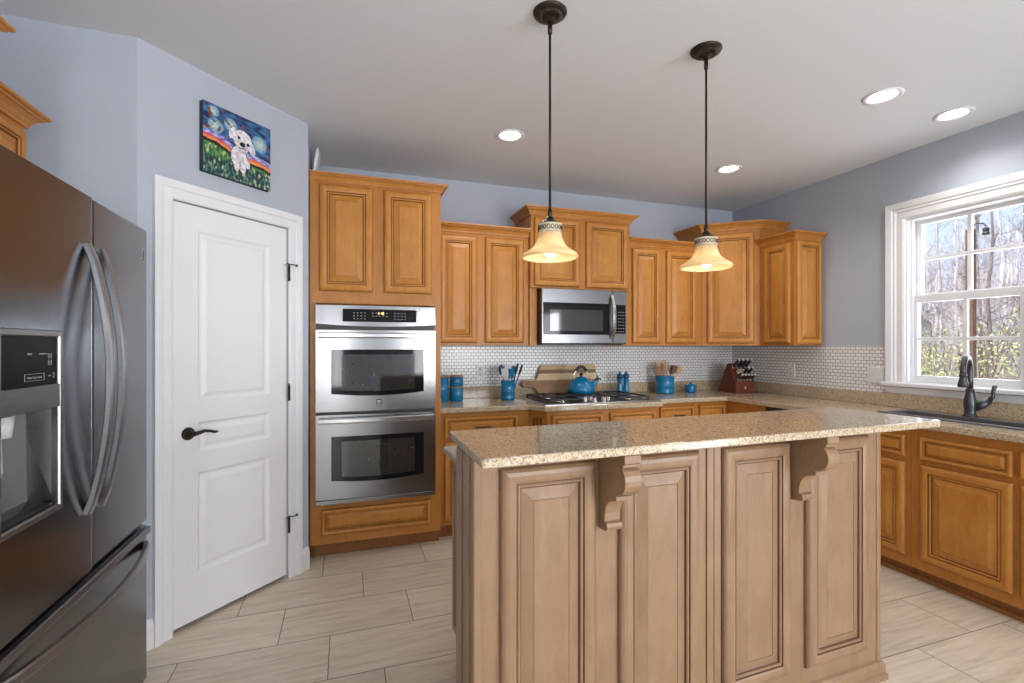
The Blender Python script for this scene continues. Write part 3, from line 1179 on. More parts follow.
for gx, n in ((0.225, 4), (0.34, 5), (0.48, 4)):
    for r_ in range(3):
        for c in range(n):
            if gx == 0.34 and r_ == 0:
                continue
            MB().box(gx + c * 0.022, gx + c * 0.022 + 0.009, -0.0675, -0.0655, 1.181 + r_ * 0.019, 1.1845 + r_ * 0.019).build('key', PRINT, dp)


def digits(txt, M, h, w, mat, parent, name, th=0.12):
    seg = {'0': 'abcdef', '1': 'bc', '2': 'abged', '3': 'abgcd', '4': 'fgbc', '5': 'afgcd', '6': 'afgedc', '7': 'abc', '8': 'abcdefg', '9': 'abfgcd'}
    mb = MB()
    t = h * th
    x = 0
    for ch in txt:
        if ch == ':':
            mb.box(x, x + t, -0.001, 0, h * .25, h * .25 + t, M=M)
            mb.box(x, x + t, -0.001, 0, h * .7, h * .7 + t, M=M)
            x += t * 3
            continue
        R_ = {'a': (0, w, h - t, h), 'b': (w - t, w, h / 2, h), 'c': (w - t, w, 0, h / 2), 'd': (0, w, 0, t), 'e': (0, t, 0, h / 2), 'f': (0, t, h / 2, h), 'g': (0, w, h / 2 - t / 2, h / 2 + t / 2)}
        for s_ in seg[ch]:
            a = R_[s_]
            mb.box(x + a[0], x + a[1], -0.001, 0, a[2], a[3], M=M)
        x += w * 1.4
    return mb.build(name, mat, parent)


digits('1:18', Matrix.Translation((0.374, -0.0662, 1.211)), 0.016, 0.008, LEDY, dp, 'clock_digit', 0.2)

# ------------------------------------------------------------------ microwave
mw = thing('microwave', 'stainless steel over the range microwave with black window', 'microwave', (1.455, 3.525, 1.388))
MWW, MWH = 0.765, 0.440
MB().box(0, MWW, 0.02, 0.435, 0, MWH).build('body', BLACK, mw, 0.004)
md = MB()
w0, w1, wz0, wz1 = 0.012, 0.60, 0.075, 0.330
md.rings((0, MWW * 0.83, 0.004, MWH), [(0, 0, 0), (0, 0.012, 0), (0.004, 0.016, 0)], 0.0195)
md.build('door', STEEL, mw)
mwin = MB().rings((w0, w1, wz0, wz1), [(0, 0.0165, 0), (0.002, 0.0185, 0), (0.05, 0.0185, 0)], 0.0195).build('window', BLACKG, mw, label='black microwave window')
MB().rings((w0 + 0.055, w1 - 0.06, wz0 + 0.03, wz1 - 0.055), [(0, 0.019, 0), (0.003, 0.0192, 0)], 0.0195).build('inner_glass', OVENG, mwin)
mp_ = MB().rings((MWW * 0.83 + 0.002, MWW, 0.004, MWH), [(0, 0, 0), (0, 0.012, 0), (0.004, 0.016, 0)], 0.0195).build('control_panel', STEEL, mw)
kp = MB().rings((MWW * 0.83 + 0.012, MWW - 0.012, 0.085, 0.325), [(0, 0.0165, 0), (0.002, 0.018, 0)], 0.0195).build('keypad', BLACKG, mp_)
for r_ in range(7):
    for c in range(4):
        MB().box(MWW * 0.83 + 0.024 + c * 0.023, MWW * 0.83 + 0.034 + c * 0.023, 0.0005, 0.002, 0.100 + r_ * 0.027, 0.104 + r_ * 0.027).build('key', PRINT, kp)
h = MB()
pts = [(0.622, -0.002 - 0.045 * math.sin(PI * i / 14) ** 0.7, 0.045 + 0.355 * i / 14) for i in range(15)]
h.strip(pts, 0.030, 0.013, (1, 0, 0))
h.build('handle', STEELV, mw, label='bowed bright handle')
MB().box(0.02, MWW - 0.02, 0.03, 0.36, -0.006, -0.0005).build('vent_base', BLACK, mw)

# ------------------------------------------------------------------ cooktop and what stands on it
ck = thing('cooktop', 'five burner gas cooktop set in the bumped out worktop', 'cooktop', (1.378, 3.275, CT + 0.0005))
CW, CD = 0.955, 0.535
MB().rings((0, CW, 0, CD), [(0, 0, 0), (0, 0.004, 0), (0.006, 0.009, 0), (0.022, 0.009, 0), (0.03, 0.006, 1)], 0, back=True, M=Matrix(((1, 0, 0, 0), (0, 0, 1, 0), (0, -1, 0, 0), (0, 0, 0, 1)))).build('tray', [STEELV, BLACK], ck)
burn = [(0.18, 0.14, 0.04), (0.18, 0.395, 0.035), (0.4775, 0.37, 0.05), (0.775, 0.14, 0.035), (0.775, 0.395, 0.04)]
for x, y, r_ in burn:
    MB().lathe([(0, 0.0065), (r_ + 0.012, 0.0065), (r_ + 0.010, 0.016), (r_, 0.018), (r_, 0.026), (r_ - 0.006, 0.030), (0, 0.031)], (x, y, 0), 24, mats=[1, 1, 1, 0, 0, 0]).build('burner', [IRON, CHROME], ck)
for x0, x1, y0 in ((0.040, 0.325, 0.035), (0.335, 0.620, 0.20), (0.630, 0.915, 0.035)):
    g = MB()
    y1 = 0.50
    zt = 0.028
    for x in (x0, x1 - 0.012):
        g.box(x, x + 0.012, y0, y1, zt, zt + 0.013)
    for y in (y0, (y0 + y1) / 2 - 0.006, y1 - 0.012):
        g.box(x0 + 0.012, x1 - 0.012, y, y + 0.012, zt, zt + 0.013)
    xm = (x0 + x1) / 2
    for ya, yb in ((y0 + 0.012, y0 + 0.075), (y1 - 0.075, y1 - 0.012)):
        g.box(xm - 0.006, xm + 0.006, ya, yb, zt, zt + 0.015)
    for x in (x0, x1 - 0.014):
        for y in (y0, y1 - 0.014):
            g.box(x, x + 0.014, y, y + 0.014, 0.0095, zt)
    g.build('grate', IRON, ck, 0.002)
for x, y in ((0.375, 0.10), (0.435, 0.06), (0.445, 0.14), (0.515, 0.06), (0.575, 0.10)):
    MB().lathe([(0, 0.0065), (0.024, 0.0065), (0.024, 0.010), (0.021, 0.014), (0.019, 0.036), (0.016, 0.040), (0, 0.041)], (x, y, 0), 20).box(x - 0.004, x + 0.004, y - 0.02, y + 0.02, 0.036, 0.046).build('knob', CHROME, ck)

kt = thing('kettle', 'glossy blue enamel kettle on the back of the cooktop', 'kettle', (1.868, 3.665, CT + 0.0435))
KM = [(0, 0.0), (0.108, 0.0), (0.120, 0.006), (0.126, 0.020), (0.126, 0.038), (0.119, 0.062), (0.102, 0.088), (0.080, 0.106), (0.058, 0.115), (0.055, 0.118), (0.0, 0.119)]
KM = [(r_ * 0.90, z) for r_, z in KM]
MB().lathe(KM, n=36).build('body', BLUE, kt)
ld = MB().lathe([(0.056, 0.1185), (0.050, 0.126), (0.030, 0.136), (0.010, 0.139), (0, 0.139)], n=28).build('lid', BLUE, kt)
MB().lathe([(0, 0.139), (0.009, 0.139), (0.008, 0.146), (0.016, 0.152), (0.017, 0.160), (0.011, 0.167), (0, 0.168)], n=18).build('lid_knob', BLACK, ld)
sp = MB().tube([(0.078, -0.03, 0.062), (0.100, -0.038, 0.080), (0.114, -0.044, 0.098), (0.120, -0.047, 0.110)], [0.030, 0.024, 0.018, 0.015], 14).build('spout', BLUE, kt)
MB().tube([(0.120, -0.047, 0.108), (0.128, -0.050, 0.124)], [0.017, 0.013], 12).tube([(0.124, -0.049, 0.122), (0.142, -0.057, 0.121), (0.154, -0.061, 0.110)], [0.006, 0.006, 0.005], 8).tube([(0.128, -0.05, 0.122), (0.120, -0.047, 0.147)], 0.006, 8).build('whistle', BLACK, sp)
hd = MB().tube([(-0.080 + 0.160 * i / 16, 0.0, 0.092 + 0.128 * math.sin(PI * i / 16) ** 0.55) for i in range(17)], 0.0045, 8).build('bail', CHROME, kt)
MB().tube([(-0.048 + 0.096 * i / 8, 0, 0.092 + 0.128 * (math.sin(PI * (0.2 + 0.6 * i / 8)) ** 0.55)) for i in range(9)], 0.013, 12).build('grip', BLACK, hd, label='black grip')

# striped cutting board leaning on the tile
cbt = MB()
pts = [(0.15, 0.0), (0.66, 0.0), (0.70, 0.03), (0.70, 0.235), (0.68, 0.262), (0.19, 0.262), (0.165, 0.235), (0.145, 0.165), (0.125, 0.142), (0.018, 0.142), (0.0, 0.125), (0.0, 0.095), (0.018, 0.078), (0.105, 0.075), (0.125, 0.055)]
cbt.prism(pts, 0, 0.018, 'y')
cbo = cbt.build('cutting_board', BOARDW, None, 0.004)
cbo.scale = (1.03, 1, 1.05)
cbo.location = (1.428, 3.880, CT + 0.001)
cbo.rotation_euler = (R(-12), 0, 0)
tag(cbo, 'striped wooden cutting board with a handle leaning on the tile', 'cutting board')

# salt and pepper mills
MILLP = [(0, 0), (0.030, 0), (0.031, 0.006), (0.028, 0.014), (0.026, 0.05), (0.021, 0.085), (0.020, 0.105), (0.025, 0.115), (0.025, 0.122), (0.018, 0.128)]
pm = thing('pepper_mill', 'deep blue pepper mill, nearer the cutting board', 'mill', (2.322, 3.80, CT + 0.0005), 0, 'blue salt and pepper mills')
MILLP = [(r_ * 1.1, z * 1.12) for r_, z in MILLP]
MB().lathe(MILLP + [(0, 0.128 * 1.12)], n=20).build('body', BLUE, pm)
MB().lathe([(r_ * 1.1, z * 1.12) for r_, z in [(0, 0.1285), (0.020, 0.1285), (0.026, 0.140), (0.026, 0.155), (0.018, 0.168), (0.008, 0.172), (0.010, 0.180), (0.006, 0.188), (0, 0.189)]], n=20).build('cap', BLUED, pm)
dup(pm, (2.385, 3.80, CT + 0.0005), 0, 'deep blue pepper mill, nearer the wooden spoon crock')

# ------------------------------------------------------------------ canisters, crocks, jar
def canister(x, y, z, r_, h_, label):
    t = thing('canister', label, 'canister', (x, y, z), 0, 'blue canisters beside the ovens')
    MB().lathe([(0, 0), (r_ - 0.004, 0), (r_, 0.004), (r_, h_ - 0.002), (r_ - 0.003, h_), (0, h_)], n=28).build('body', BLUE, t)
    MB().lathe([(0, h_ + 0.0003), (r_ - 0.002, h_ + 0.0003), (r_ - 0.001, h_ + 0.009), (r_ - 0.005, h_ + 0.012), (0, h_ + 0.012)], n=28).build('lid', LIDW, t)
    return t


canister(0.716, 3.80, CT + 0.0005, 0.053, 0.190, 'tall blue canister with wooden lid against the oven cabinet')
canister(0.838, 3.815, CT + 0.0005, 0.053, 0.104, 'medium blue canister under a smaller one')
canister(0.838, 3.815, CT + 0.1175, 0.053, 0.074, 'small blue canister stacked on the medium one')


def crock(x, y, r_, h_, label):
    t = thing('crock', label, 'crock', (x, y, CT + 0.0005), 0, 'blue utensil crocks')
    P = [(0, 0.004), (r_ - 0.012, 0.0), (r_ - 0.003, 0.004), (r_, 0.015), (r_ - 0.003, 0.022), (r_ - 0.002, 0.4 * h_), (r_, h_ * 0.42), (r_ - 0.002, h_ * 0.44), (r_ - 0.001, h_ - 0.01), (r_ + 0.002, h_ - 0.004), (r_, h_),
         (r_ - 0.006, h_ - 0.002), (r_ - 0.008, h_ - 0.012), (r_ - 0.008, 0.012), (0, 0.012)]
    MB().lathe(P, n=32).build('crock', BLUE, t)
    return t


crock(1.252, 3.76, 0.058, 0.158, 'tall blue crock of coloured utensils left of the cutting board')
crock(2.795, 3.80, 0.086, 0.160, 'wide blue crock of wooden spoons near the corner')


def utensil(kind, name, label, base_, lean, mat, length, group, rz=0.0, hmat=None):
    """shaft along local z, head on top, tilted by lean (x, y)"""
    t = thing(name, label, 'utensil', base_, rz, group)
    L0 = length - 0.085
    MB().tube([(0, 0, 0), (0, 0, L0 * 0.5), (0, 0, L0 + 0.01)], [0.006, 0.0055, 0.005], 8).build('handle', hmat or mat, t)
    m = MB()
    if kind == 'spoon':
        m.ell((0, 0, L0 + 0.045), (0.026, 0.007, 0.042), 14, 10)
    elif kind == 'spatula':
        m.prism([(-0.012, L0), (0.012, L0), (0.027, L0 + 0.025), (0.028, L0 + 0.08), (0.018, L0 + 0.086), (-0.028, L0 + 0.082), (-0.027, L0 + 0.025)], -0.003, 0.003, 'y')
    elif kind == 'ladle':
        m.ell((0, -0.02, L0 + 0.03), (0.034, 0.03, 0.026), 14, 10)
    elif kind == 'fork':
        m.ell((0, 0, L0 + 0.02), (0.020, 0.006, 0.022), 12, 8)
        for k in (-1, 0, 1):
            m.tube([(k * 0.012, 0, L0 + 0.03), (k * 0.014, 0, L0 + 0.08)], 0.004, 6)
    elif kind == 'stick':
        m.tube([(0, 0, L0), (0, 0, L0 + 0.03), (0, 0, L0 + 0.07), (0, 0, L0 + 0.085)], [0.006, 0.011, 0.010, 0.006], 10)
    m.build('head', mat, t)
    t.rotation_euler = (lean[1], lean[0], rz)
    return t


g1 = 'coloured utensils in the tall crock'
g2 = 'wooden utensils in the wide crock'


def stand(group, kind, name, label, a, b, lean, lean2, mat, length, turn=0.0, hmat=None):
    """a, b: offset across and away inside the crock; lean: tilt across it"""
    cx, cy, az = (1.252, 3.76, -0.30) if group == g1 else (2.795, 3.80, -0.72)
    base_ = (cx + a * math.cos(az) - b * math.sin(az), cy + a * math.sin(az) + b * math.cos(az), CT + 0.016)
    return utensil(kind, name, label, base_, (R(lean), R(lean2)), mat, length, group, az + turn, hmat)


stand(g1, 'spoon', 'spoon_spatula', 'navy spoon spatula at the left of the tall blue crock', -0.014, 0.0, -9, 0, BLUED, 0.268, 0, SPOONW)
stand(g1, 'spatula', 'spatula', 'pale grey scraper standing left of middle in tall crock', -0.006, -0.018, -5, 4, PALE, 0.243)
stand(g1, 'spatula', 'slotted_turner', 'pale slotted turner behind the middle of tall crock', 0.004, 0.014, 0, -2, PALE, 0.262, 0.2)
stand(g1, 'spatula', 'spatula', 'bright blue scraper right of the middle in tall crock', 0.012, -0.012, 5, 4, BLUE, 0.240, -0.3, PALE)
stand(g1, 'spatula', 'spatula', 'teal turner behind the bright blue scraper in tall crock', 0.010, 0.020, 9, 0, TEAL, 0.262, 0.6)
stand(g1, 'stick', 'tongs', 'black handled utensil rising right in the tall crock', 0.018, 0.006, 13, 0, BLACK, 0.288)
stand(g1, 'stick', 'whisk_handle', 'dark handle leaning farthest right in the tall crock', 0.026, -0.006, 19, 0, NAVY, 0.286)
stand(g2, 'spoon', 'wooden_spoon', 'wooden spoon leaning farthest left in the wide crock', -0.030, -0.005, -8, 0, SPOONW, 0.280)
stand(g2, 'spatula', 'wooden_spatula', 'reddish short spatula low at left in the wide crock', -0.028, -0.032, -6, 3, LIDW, 0.235)
stand(g2, 'spoon', 'wooden_spoon', 'tallest upright wooden spoon in the wide crock', -0.006, 0.020, -1, 0, SPOONW, 0.290, 0.3)
stand(g2, 'fork', 'wooden_fork', 'slotted wooden fork right of tallest spoon in wide crock', 0.006, 0.0, 4, 0, SPOONW, 0.280)
stand(g2, 'spoon', 'wooden_spoon', 'wooden spoon just left of the dark spatula in wide crock', 0.000, -0.025, 2, 2, SPOONW, 0.262, -0.3)
stand(g2, 'spatula', 'dark_spatula', 'dark wood spatula leaning right in the wide crock', 0.010, -0.036, 17, 3, DARKW, 0.255, 0.5)
stand(g2, 'stick', 'dark_stick', 'slim dark handle crossing the spoons in the wide crock', -0.010, -0.040, 22, 3, DARKW, 0.262)
stand(g2, 'spoon', 'wooden_spoon', 'wooden spoon leaning farthest right in the wide crock', 0.036, 0.004, 24, 0, SPOONW, 0.262)
stand(g2, 'spatula', 'wooden_spatula', 'pale wooden spatula leaning right behind the dark spatula', 0.030, 0.024, 14, 0, SPOONW, 0.250, 0.2)

jr = thing('lidded_jar', 'small round blue jar with lid near the knife block', 'jar', (3.085, 3.80, CT + 0.0005))
MB().lathe([(0, 0), (0.048, 0), (0.054, 0.008), (0.054, 0.052), (0.050, 0.060), (0, 0.060)], n=28).build('body', BLUE, jr)
jl = MB().lathe([(0, 0.0603), (0.052, 0.0603), (0.053, 0.066), (0.045, 0.074), (0.015, 0.080), (0, 0.080)], n=28).build('lid', BLUE, jr)
MB().lathe([(0, 0.0802), (0.008, 0.0802), (0.013, 0.090), (0.009, 0.098), (0, 0.099)], n=14).build('lid_knob', BLUE, jl)

# knife block
KB = Vector((3.395, 3.56, CT + 0.0005))
KS = 1.22
krz = R(-10)
kb = thing('knife_block', 'dark cherry knife block full of knives in the corner', 'knife block', KB, krz)
kbm = MB().prism([(y * KS, z * KS) for y, z in [(0, 0), (0, 0.085), (0.105, 0.225), (0.125, 0.215), (0.225, 0.015), (0.225, 0)]], 0, 0.155 * KS, 'x').build('block', BLOCKW, kb, 0.004)
MB().lathe([(0, 0), (0.012, 0), (0.011, 0.002), (0, 0.0025)], n=16, M=Matrix.Translation((0.094, -0.0003, 0.050)) @ Matrix.Rotation(R(90), 4, 'X')).build('emblem', SPOONW, kb, label='small round emblem')
KR = Matrix.Translation(KB) @ Matrix.Rotation(krz, 4, 'Z')
sl0, sl1 = Vector((0, 0.0, 0.085 * KS)), Vector((0, 0.105 * KS, 0.225 * KS))
nd = Vector((0, -0.14, 0.105)).normalized()
ktilt = math.atan2(-nd.y, nd.z)


def knife(x, f, ln, wd, label, name='kitchen_knife'):
    p = KR @ (Vector((x * KS, 0, 0)) + sl0.lerp(sl1, f) + nd * 0.0015)
    t = thing(name, label, 'knife', p, krz, 'knives in the block')
    MB().strip([(0, 0, 0.012), (0, -0.002, ln * 0.3), (0, 0.002, ln * 0.7), (0, -0.002, ln - 0.006)], wd, 0.0155, (0, 1, 0)).build('handle', BLACK, t)
    MB().box(-0.008, 0.008, -wd / 2 - 0.001, wd / 2 + 0.001, 0, 0.0115).build('bolster', KNIFEEND, t)
    MB().box(-0.0078, 0.0078, -wd / 2 - 0.001, wd / 2 + 0.001, ln - 0.0075, ln).build('end_cap', KNIFEEND, t)
    t.rotation_euler = (ktilt, 0, krz)
    return t


ORD = ['leftmost', 'second from left', 'middle', 'second from right', 'rightmost']
for i in range(5):
    knife(0.025 + 0.026 * i, 0.12, 0.085, 0.016, 'steak knife, %s of the low row in the block' % ORD[i], 'steak_knife')
for i, nm in enumerate(['left', 'right']):
    knife(0.090 + 0.034 * i, 0.42, 0.105, 0.020, 'black handled knife, %s one in the middle row of block' % nm)
for i, nm in enumerate(['leftmost', 'second from left', 'third from left', 'rightmost']):
    knife(0.027 + 0.034 * i, 0.78, 0.125, 0.024, 'large black handled knife, %s of the top row' % nm)
p = KR @ (Vector((0.042 * KS, 0, 0)) + sl0.lerp(sl1, 0.42) + nd * 0.0015)
sc_ = thing('kitchen_shears', 'kitchen shears with pale loop handles in the knife block', 'shears', p, krz)
for s in (-1, 1):
    c = 2 * PI / 16
    MB().tube([(s * 0.017 + 0.014 * math.cos(c * k), 0, 0.052 + 0.024 * math.sin(c * k)) for k in range(17)], 0.0045, 8, cap=False).tube([(s * 0.003, 0, 0), (s * 0.010, 0, 0.032)], 0.005, 8).build('loop_handle', PALE, sc_)
sc_.rotation_euler = (ktilt, 0, krz)

# ------------------------------------------------------------------ outlets
def plate(loc, rz, wd, label, gangs=1, kind='outlet'):
    t = thing('wall_outlet' if kind == 'outlet' else 'switch_plate', label, kind, loc, rz, 'white wall plates on the mosaic tile')
    MB().rings((-wd / 2, wd / 2, -0.058, 0.058), [(0, 0, 0), (0, 0.003, 0), (0.003, 0.006, 0)], 0, back=True).build('cover', PLASTW, t)
    for g in range(gangs):
        x = (g - (gangs - 1) / 2) * 0.046
        if kind == 'outlet':
            for z in (-0.021, 0.021):
                m = MB().lathe([(0, 0.006), (0.0165, 0.006), (0.0165, 0.0085), (0, 0.0087)], n=20, M=Matrix.Translation((x, 0, z)) @ Matrix.Rotation(R(90), 4, 'X'))
                m.box(x - 0.007, x - 0.005, -0.0093, -0.0086, z - 0.004, z + 0.004, 1)
                m.box(x + 0.005, x + 0.007, -0.0093, -0.0086, z - 0.004, z + 0.004, 1)
                m.build('socket', [PLASTW, GAP], t)
        else:
            MB().rings((x - 0.016, x + 0.016, -0.033, 0.033), [(0, 0.006, 0), (0, 0.008, 0), (0.002, 0.0095, 0)], 0).build('rocker', PLASTW, t)
    return t


OY = YB - 0.0045
plate((1.075, OY, 1.155), 0, 0.072, 'white wall plate above the granite left of the tall crock')
plate((2.675, OY, 1.150), 0, 0.072, 'white wall plate behind the wide crock')
plate((3.38, OY, 1.150), 0, 0.072, 'white wall plate between round jar and knife block')
plate((XR - 0.0045, 3.27, 1.155), R(-90), 0.072, 'white wall plate right of the knife block')
plate((XR - 0.0045, 2.545, 1.155), R(-90), 0.118, 'white double switch plate beside the window casing', 2, 'switch')

# ------------------------------------------------------------------ sink and faucet
sk = thing('sink', 'charcoal composite sink set in the granite under the window', 'sink', (0, 0, CT))
m = MB()
zb = -0.20
outer = (SX0, SX1, SY0, SY1)
inner = (SX0 + 0.03, SX1 - 0.075, SY0 + 0.03, SY1 - 0.03)


def loop(r_, z):
    return [(r_[0], r_[2], z), (r_[1], r_[2], z), (r_[1], r_[3], z), (r_[0], r_[3], z)]


bot = (inner[0] + 0.02, inner[1] - 0.02, inner[2] + 0.02, inner[3] - 0.02)
vs = loop(outer, 0.0008) + loop((outer[0] + .004, outer[1] - .004, outer[2] + .004, outer[3] - .004), 0.010) + loop(inner, 0.010) + loop(bot, zb)
m.add(vs, [(i * 4 + k, i * 4 + (k + 1) % 4, i * 4 + 4 + (k + 1) % 4, i * 4 + 4 + k) for i in range(3) for k in range(4)] + [(12, 13, 14, 15)])
m.build('basin', SINKM, sk, 0.004)
MB().lathe([(0, zb + 0.0005), (0.045, zb + 0.0005), (0.043, zb + 0.004), (0, zb + 0.003)], ((bot[0] + bot[1]) / 2, (bot[2] + bot[3]) / 2, 0), 20).build('drain', CHROME, sk)

fa = thing('faucet', 'dark gunmetal pull down faucet arching over the sink', 'faucet', (3.575, 1.885, CT + 0.0106), R(18))
MB().lathe([(0, 0), (0.036, 0), (0.036, 0.006), (0.030, 0.012), (0.027, 0.03), (0.030, 0.06), (0.031, 0.085), (0.024, 0.125), (0.019, 0.155), (0.022, 0.160), (0.022, 0.166), (0.017, 0.170), (0, 0.170)], n=24).build('base', GUN, fa)
sp = []
for i in range(17):
    a = PI * i / 16
    sp.append((-0.085 + 0.085 * math.cos(a), 0, 0.275 + 0.085 * math.sin(a)))
MB().tube([(0, 0, 0.165), (0, 0, 0.22)] + sp + [(-0.170, 0, 0.265)], 0.0155, 14).build('spout', GUN, fa)
MB().lathe([(0, 0.185), (0.022, 0.185), (0.027, 0.190), (0.025, 0.205), (0.018, 0.235), (0.0165, 0.248), (0.019, 0.250), (0.019, 0.256), (0.0165, 0.258), (0.0165, 0.266), (0, 0.266)], (-0.170, 0, 0), 20).build('spray_head', GUN, fa)
MB().tube([(0.01, -0.02, 0.05), (0.03, -0.05, 0.075), (0.045, -0.075, 0.098)], [0.022, 0.024, 0.022], 14).build('handle_hub', GUN, fa)
MB().tube([(0.045, -0.075, 0.095), (0.050, -0.092, 0.125), (0.046, -0.094, 0.155), (0.052, -0.100, 0.185), (0.054, -0.106, 0.192)], [0.015, 0.010, 0.009, 0.012, 0.006], 10).build('lever', GUN, fa)

# ------------------------------------------------------------------ island
IZ = R(1.6)
il = thing('island_cabinet', 'toffee maple kitchen island with raised panels', 'island', (0.352, 1.362, 0), IZ)
IL = 1.738
MI = [WOODI, GLAZEI]
m = MB()
m.box(0, IL, 0, 0.20, 0.0, 1.0535)
m.build('bar_wall', WOODI, il, 0.002)
MB().box(0.118, IL - 0.06, 0.201, 0.70, 0.10, 0.9065).build('cabinet_body', WOODI, il)
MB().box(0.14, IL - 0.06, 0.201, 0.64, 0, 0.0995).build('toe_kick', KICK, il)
for a, b in ((0.076, 0.394), (0.480, 0.800), (0.904, 1.224), (1.308, 1.654)):
    front((a, b, 0.142, 1.012), MI, il, 'panel_door')
m = MB()
m.box(0.838, 0.8675, -0.006, -0.0005, 0.05, 1.0534)
m.box(0.8695, 0.899, -0.006, -0.0005, 0.05, 1.0534)
m.build('centre_stile', WOODI, il, 0.002)
for x in (-0.005, IL - 0.022):
    MB().box(x, x + 0.027, -0.005, 0.03, 0.051, 1.0534).build('corner_trim', WOODI, il, 0.006)
for y0, y1 in ((0.045, 0.11), (0.13, 0.195)):
    MB().box(-0.006, -0.0005, y0, y1, 0.051, 1.045).build('end_trim', WOODI, il, 0.003)
    MB().box(IL + 0.0005, IL + 0.006, y0, y1, 0.051, 1.045).build('end_trim', WOODI, il, 0.003)
e = front((-0.69, -0.215, 0.16, 0.895), MI, il, 'end_panel')
e.location = (0.118, 0, 0)
e.rotation_euler = (0, 0, R(-90))
BM = [(0.0005, 0), (0.022, 0), (0.022, 0.022), (0.019, 0.026), (0.016, 0.028), (0.016, 0.056), (0.012, 0.064), (0.010, 0.072), (0.0005, 0.078)]
MB().sweep([(0, 0.20), (0, 0), (IL, 0), (IL, 0.20)], BM).build('base_molding', WOODI, il)
# corbels
cp_ = [(0, 0), (-0.150, 0), (-0.150, -0.022), (-0.143, -0.026), (-0.143, -0.034)]
for i in range(9):
    a = PI * (0.5 - i / 8 * 0.95)
    cp_.append((-0.117 - 0.036 * math.cos(a * 1.0) - 0.0, -0.074 + 0.040 * math.sin(a)))
cp_ += [(-0.098, -0.122), (-0.104, -0.124), (-0.104, -0.136), (-0.086, -0.138)]
for i in range(7):
    a = i / 6 * PI / 2
    cp_.append((-0.036 - 0.045 * (1 - math.sin(a)), -0.142 - 0.062 * (1 - math.cos(a))))
cp_ += [(-0.036, -0.212), (-0.048, -0.216), (-0.052, -0.226), (-0.048, -0.236), (-0.034, -0.240), (0, -0.242)]
for x in (0.406, 1.232):
    MB().prism([(y * 0.97 - 0.0065, 1.0533 + z * 1.06) for y, z in cp_], x, x + 0.056, 'x').build('corbel', WOODI, il, 0.002, label='carved scroll corbel')
bt = MB().prism([(-0.006, 0.290), (-0.024, -0.146), (-0.018, -0.152), (1.85, -0.156), (1.868, -0.144), (1.868, 0.290)], 1.054, 1.08, 'z').build('bar_top', GRAN, None, 0.009, seg=3)
bt.location = (0.352, 1.362, 0)
bt.rotation_euler = (0, 0, IZ)
tag(bt, 'raised beige granite bar top on the island', 'countertop')
lt = MB().box(0.068, 1.70, 0.2015, 0.735, 0.907, 0.937).build('island_counter', GRAN, None, 0.008, seg=3)
lt.location = (0.352, 1.362, 0)
lt.rotation_euler = (0, 0, IZ)
tag(lt, 'lower granite counter behind the raised bar top', 'countertop')

# ------------------------------------------------------------------ refrigerator
rf = thing('refrigerator', 'dark stainless french door refrigerator with dispenser', 'refrigerator', (-0.75, 1.392, 0), R(90))
FW = 0.920
MB().box(0.004, FW - 0.004, 0.052, 0.74, 0.03, 1.815).build('body', plain('fridge_side_grey', (0.10, 0.10, 0.10), 0.45), rf, 0.006)
m = MB()
for x in (0.06, FW - 0.06):
    for y in (0.10, 0.68):
        m.lathe([(0, 0), (0.02, 0), (0.02, 0.03), (0, 0.03)], (x, y, 0), 12)
m.build('foot', BLACK, rf)


def fdoor(name, x0, x1, z0, z1, hole=None):
    m = MB()
    if not hole:
        m.rings((x0, x1, z0, z1), [(0, 0, 0), (0, 0.040, 0), (0.003, 0.047, 0), (0.010, 0.050, 0)], 0.050, back=True)
    else:
        hx0, hx1, hz0, hz1 = hole
        xs, zs = [x0, hx0, hx1, x1], [z0, hz0, hz1, z1]
        for i in range(3):
            for j in range(3):
                if (i, j) != (1, 1):
                    m.rings((xs[i], xs[i + 1], zs[j], zs[j + 1]), [(0, 0, 0)], 0)
        m.add([(x0, 0, z0), (x1, 0, z0), (x1, 0, z1), (x0, 0, z1), (x0, .05, z0), (x1, .05, z0), (x1, .05, z1), (x0, .05, z1)], [(0, 4, 5, 1), (1, 5, 6, 2), (2, 6, 7, 3), (3, 7, 4, 0)])
    return m.build(name, FRIDGE, rf)


SPL = 0.471
DH = (0.004, 0.275, 0.926, 1.414)
fl_ = fdoor('left_door', 0.0, SPL - 0.003, 0.674, 1.835, (0.010, 0.267, 0.934, 1.406))
fr_ = fdoor('right_door', SPL + 0.003, FW, 0.674, 1.835)
fz = fdoor('freezer_drawer', 0.0, FW, 0.045, 0.660)
MB().box(0.01, FW - 0.01, 0.06, 0.10, 0.01, 0.04).build('grille', BLACK, rf)


def fhandle(x, door):
    pts = []
    for i in range(25):
        k = i / 24
        b = math.sin(PI * k) ** 0.75
        pts.append((x, -0.004 - 0.060 * b, 0.862 + (1.682 - 0.862) * k))
    m = MB().strip(pts, 0.030, 0.020, (1, 0, 0))
    return m.build('handle', FRTRIM, door, label='bowed stainless handle')


fhandle(0.430, fl_)
fhandle(0.514, fr_)
pts = []
for i in range(25):
    k = i / 24
    b = math.sin(PI * k) ** 0.75
    pts.append((0.03 + (FW - 0.06) * k, -0.004 - 0.062 * b, 0.590))
MB().strip(pts, 0.030, 0.020, (0, 0, 1)).build('handle', FRTRIM, fz, label='bowed stainless drawer handle')
MB().box(0.006, FW - 0.006, -0.014, -0.0005, 0.630, 0.656).build('top_rail', FRTRIM, fz, 0.004)
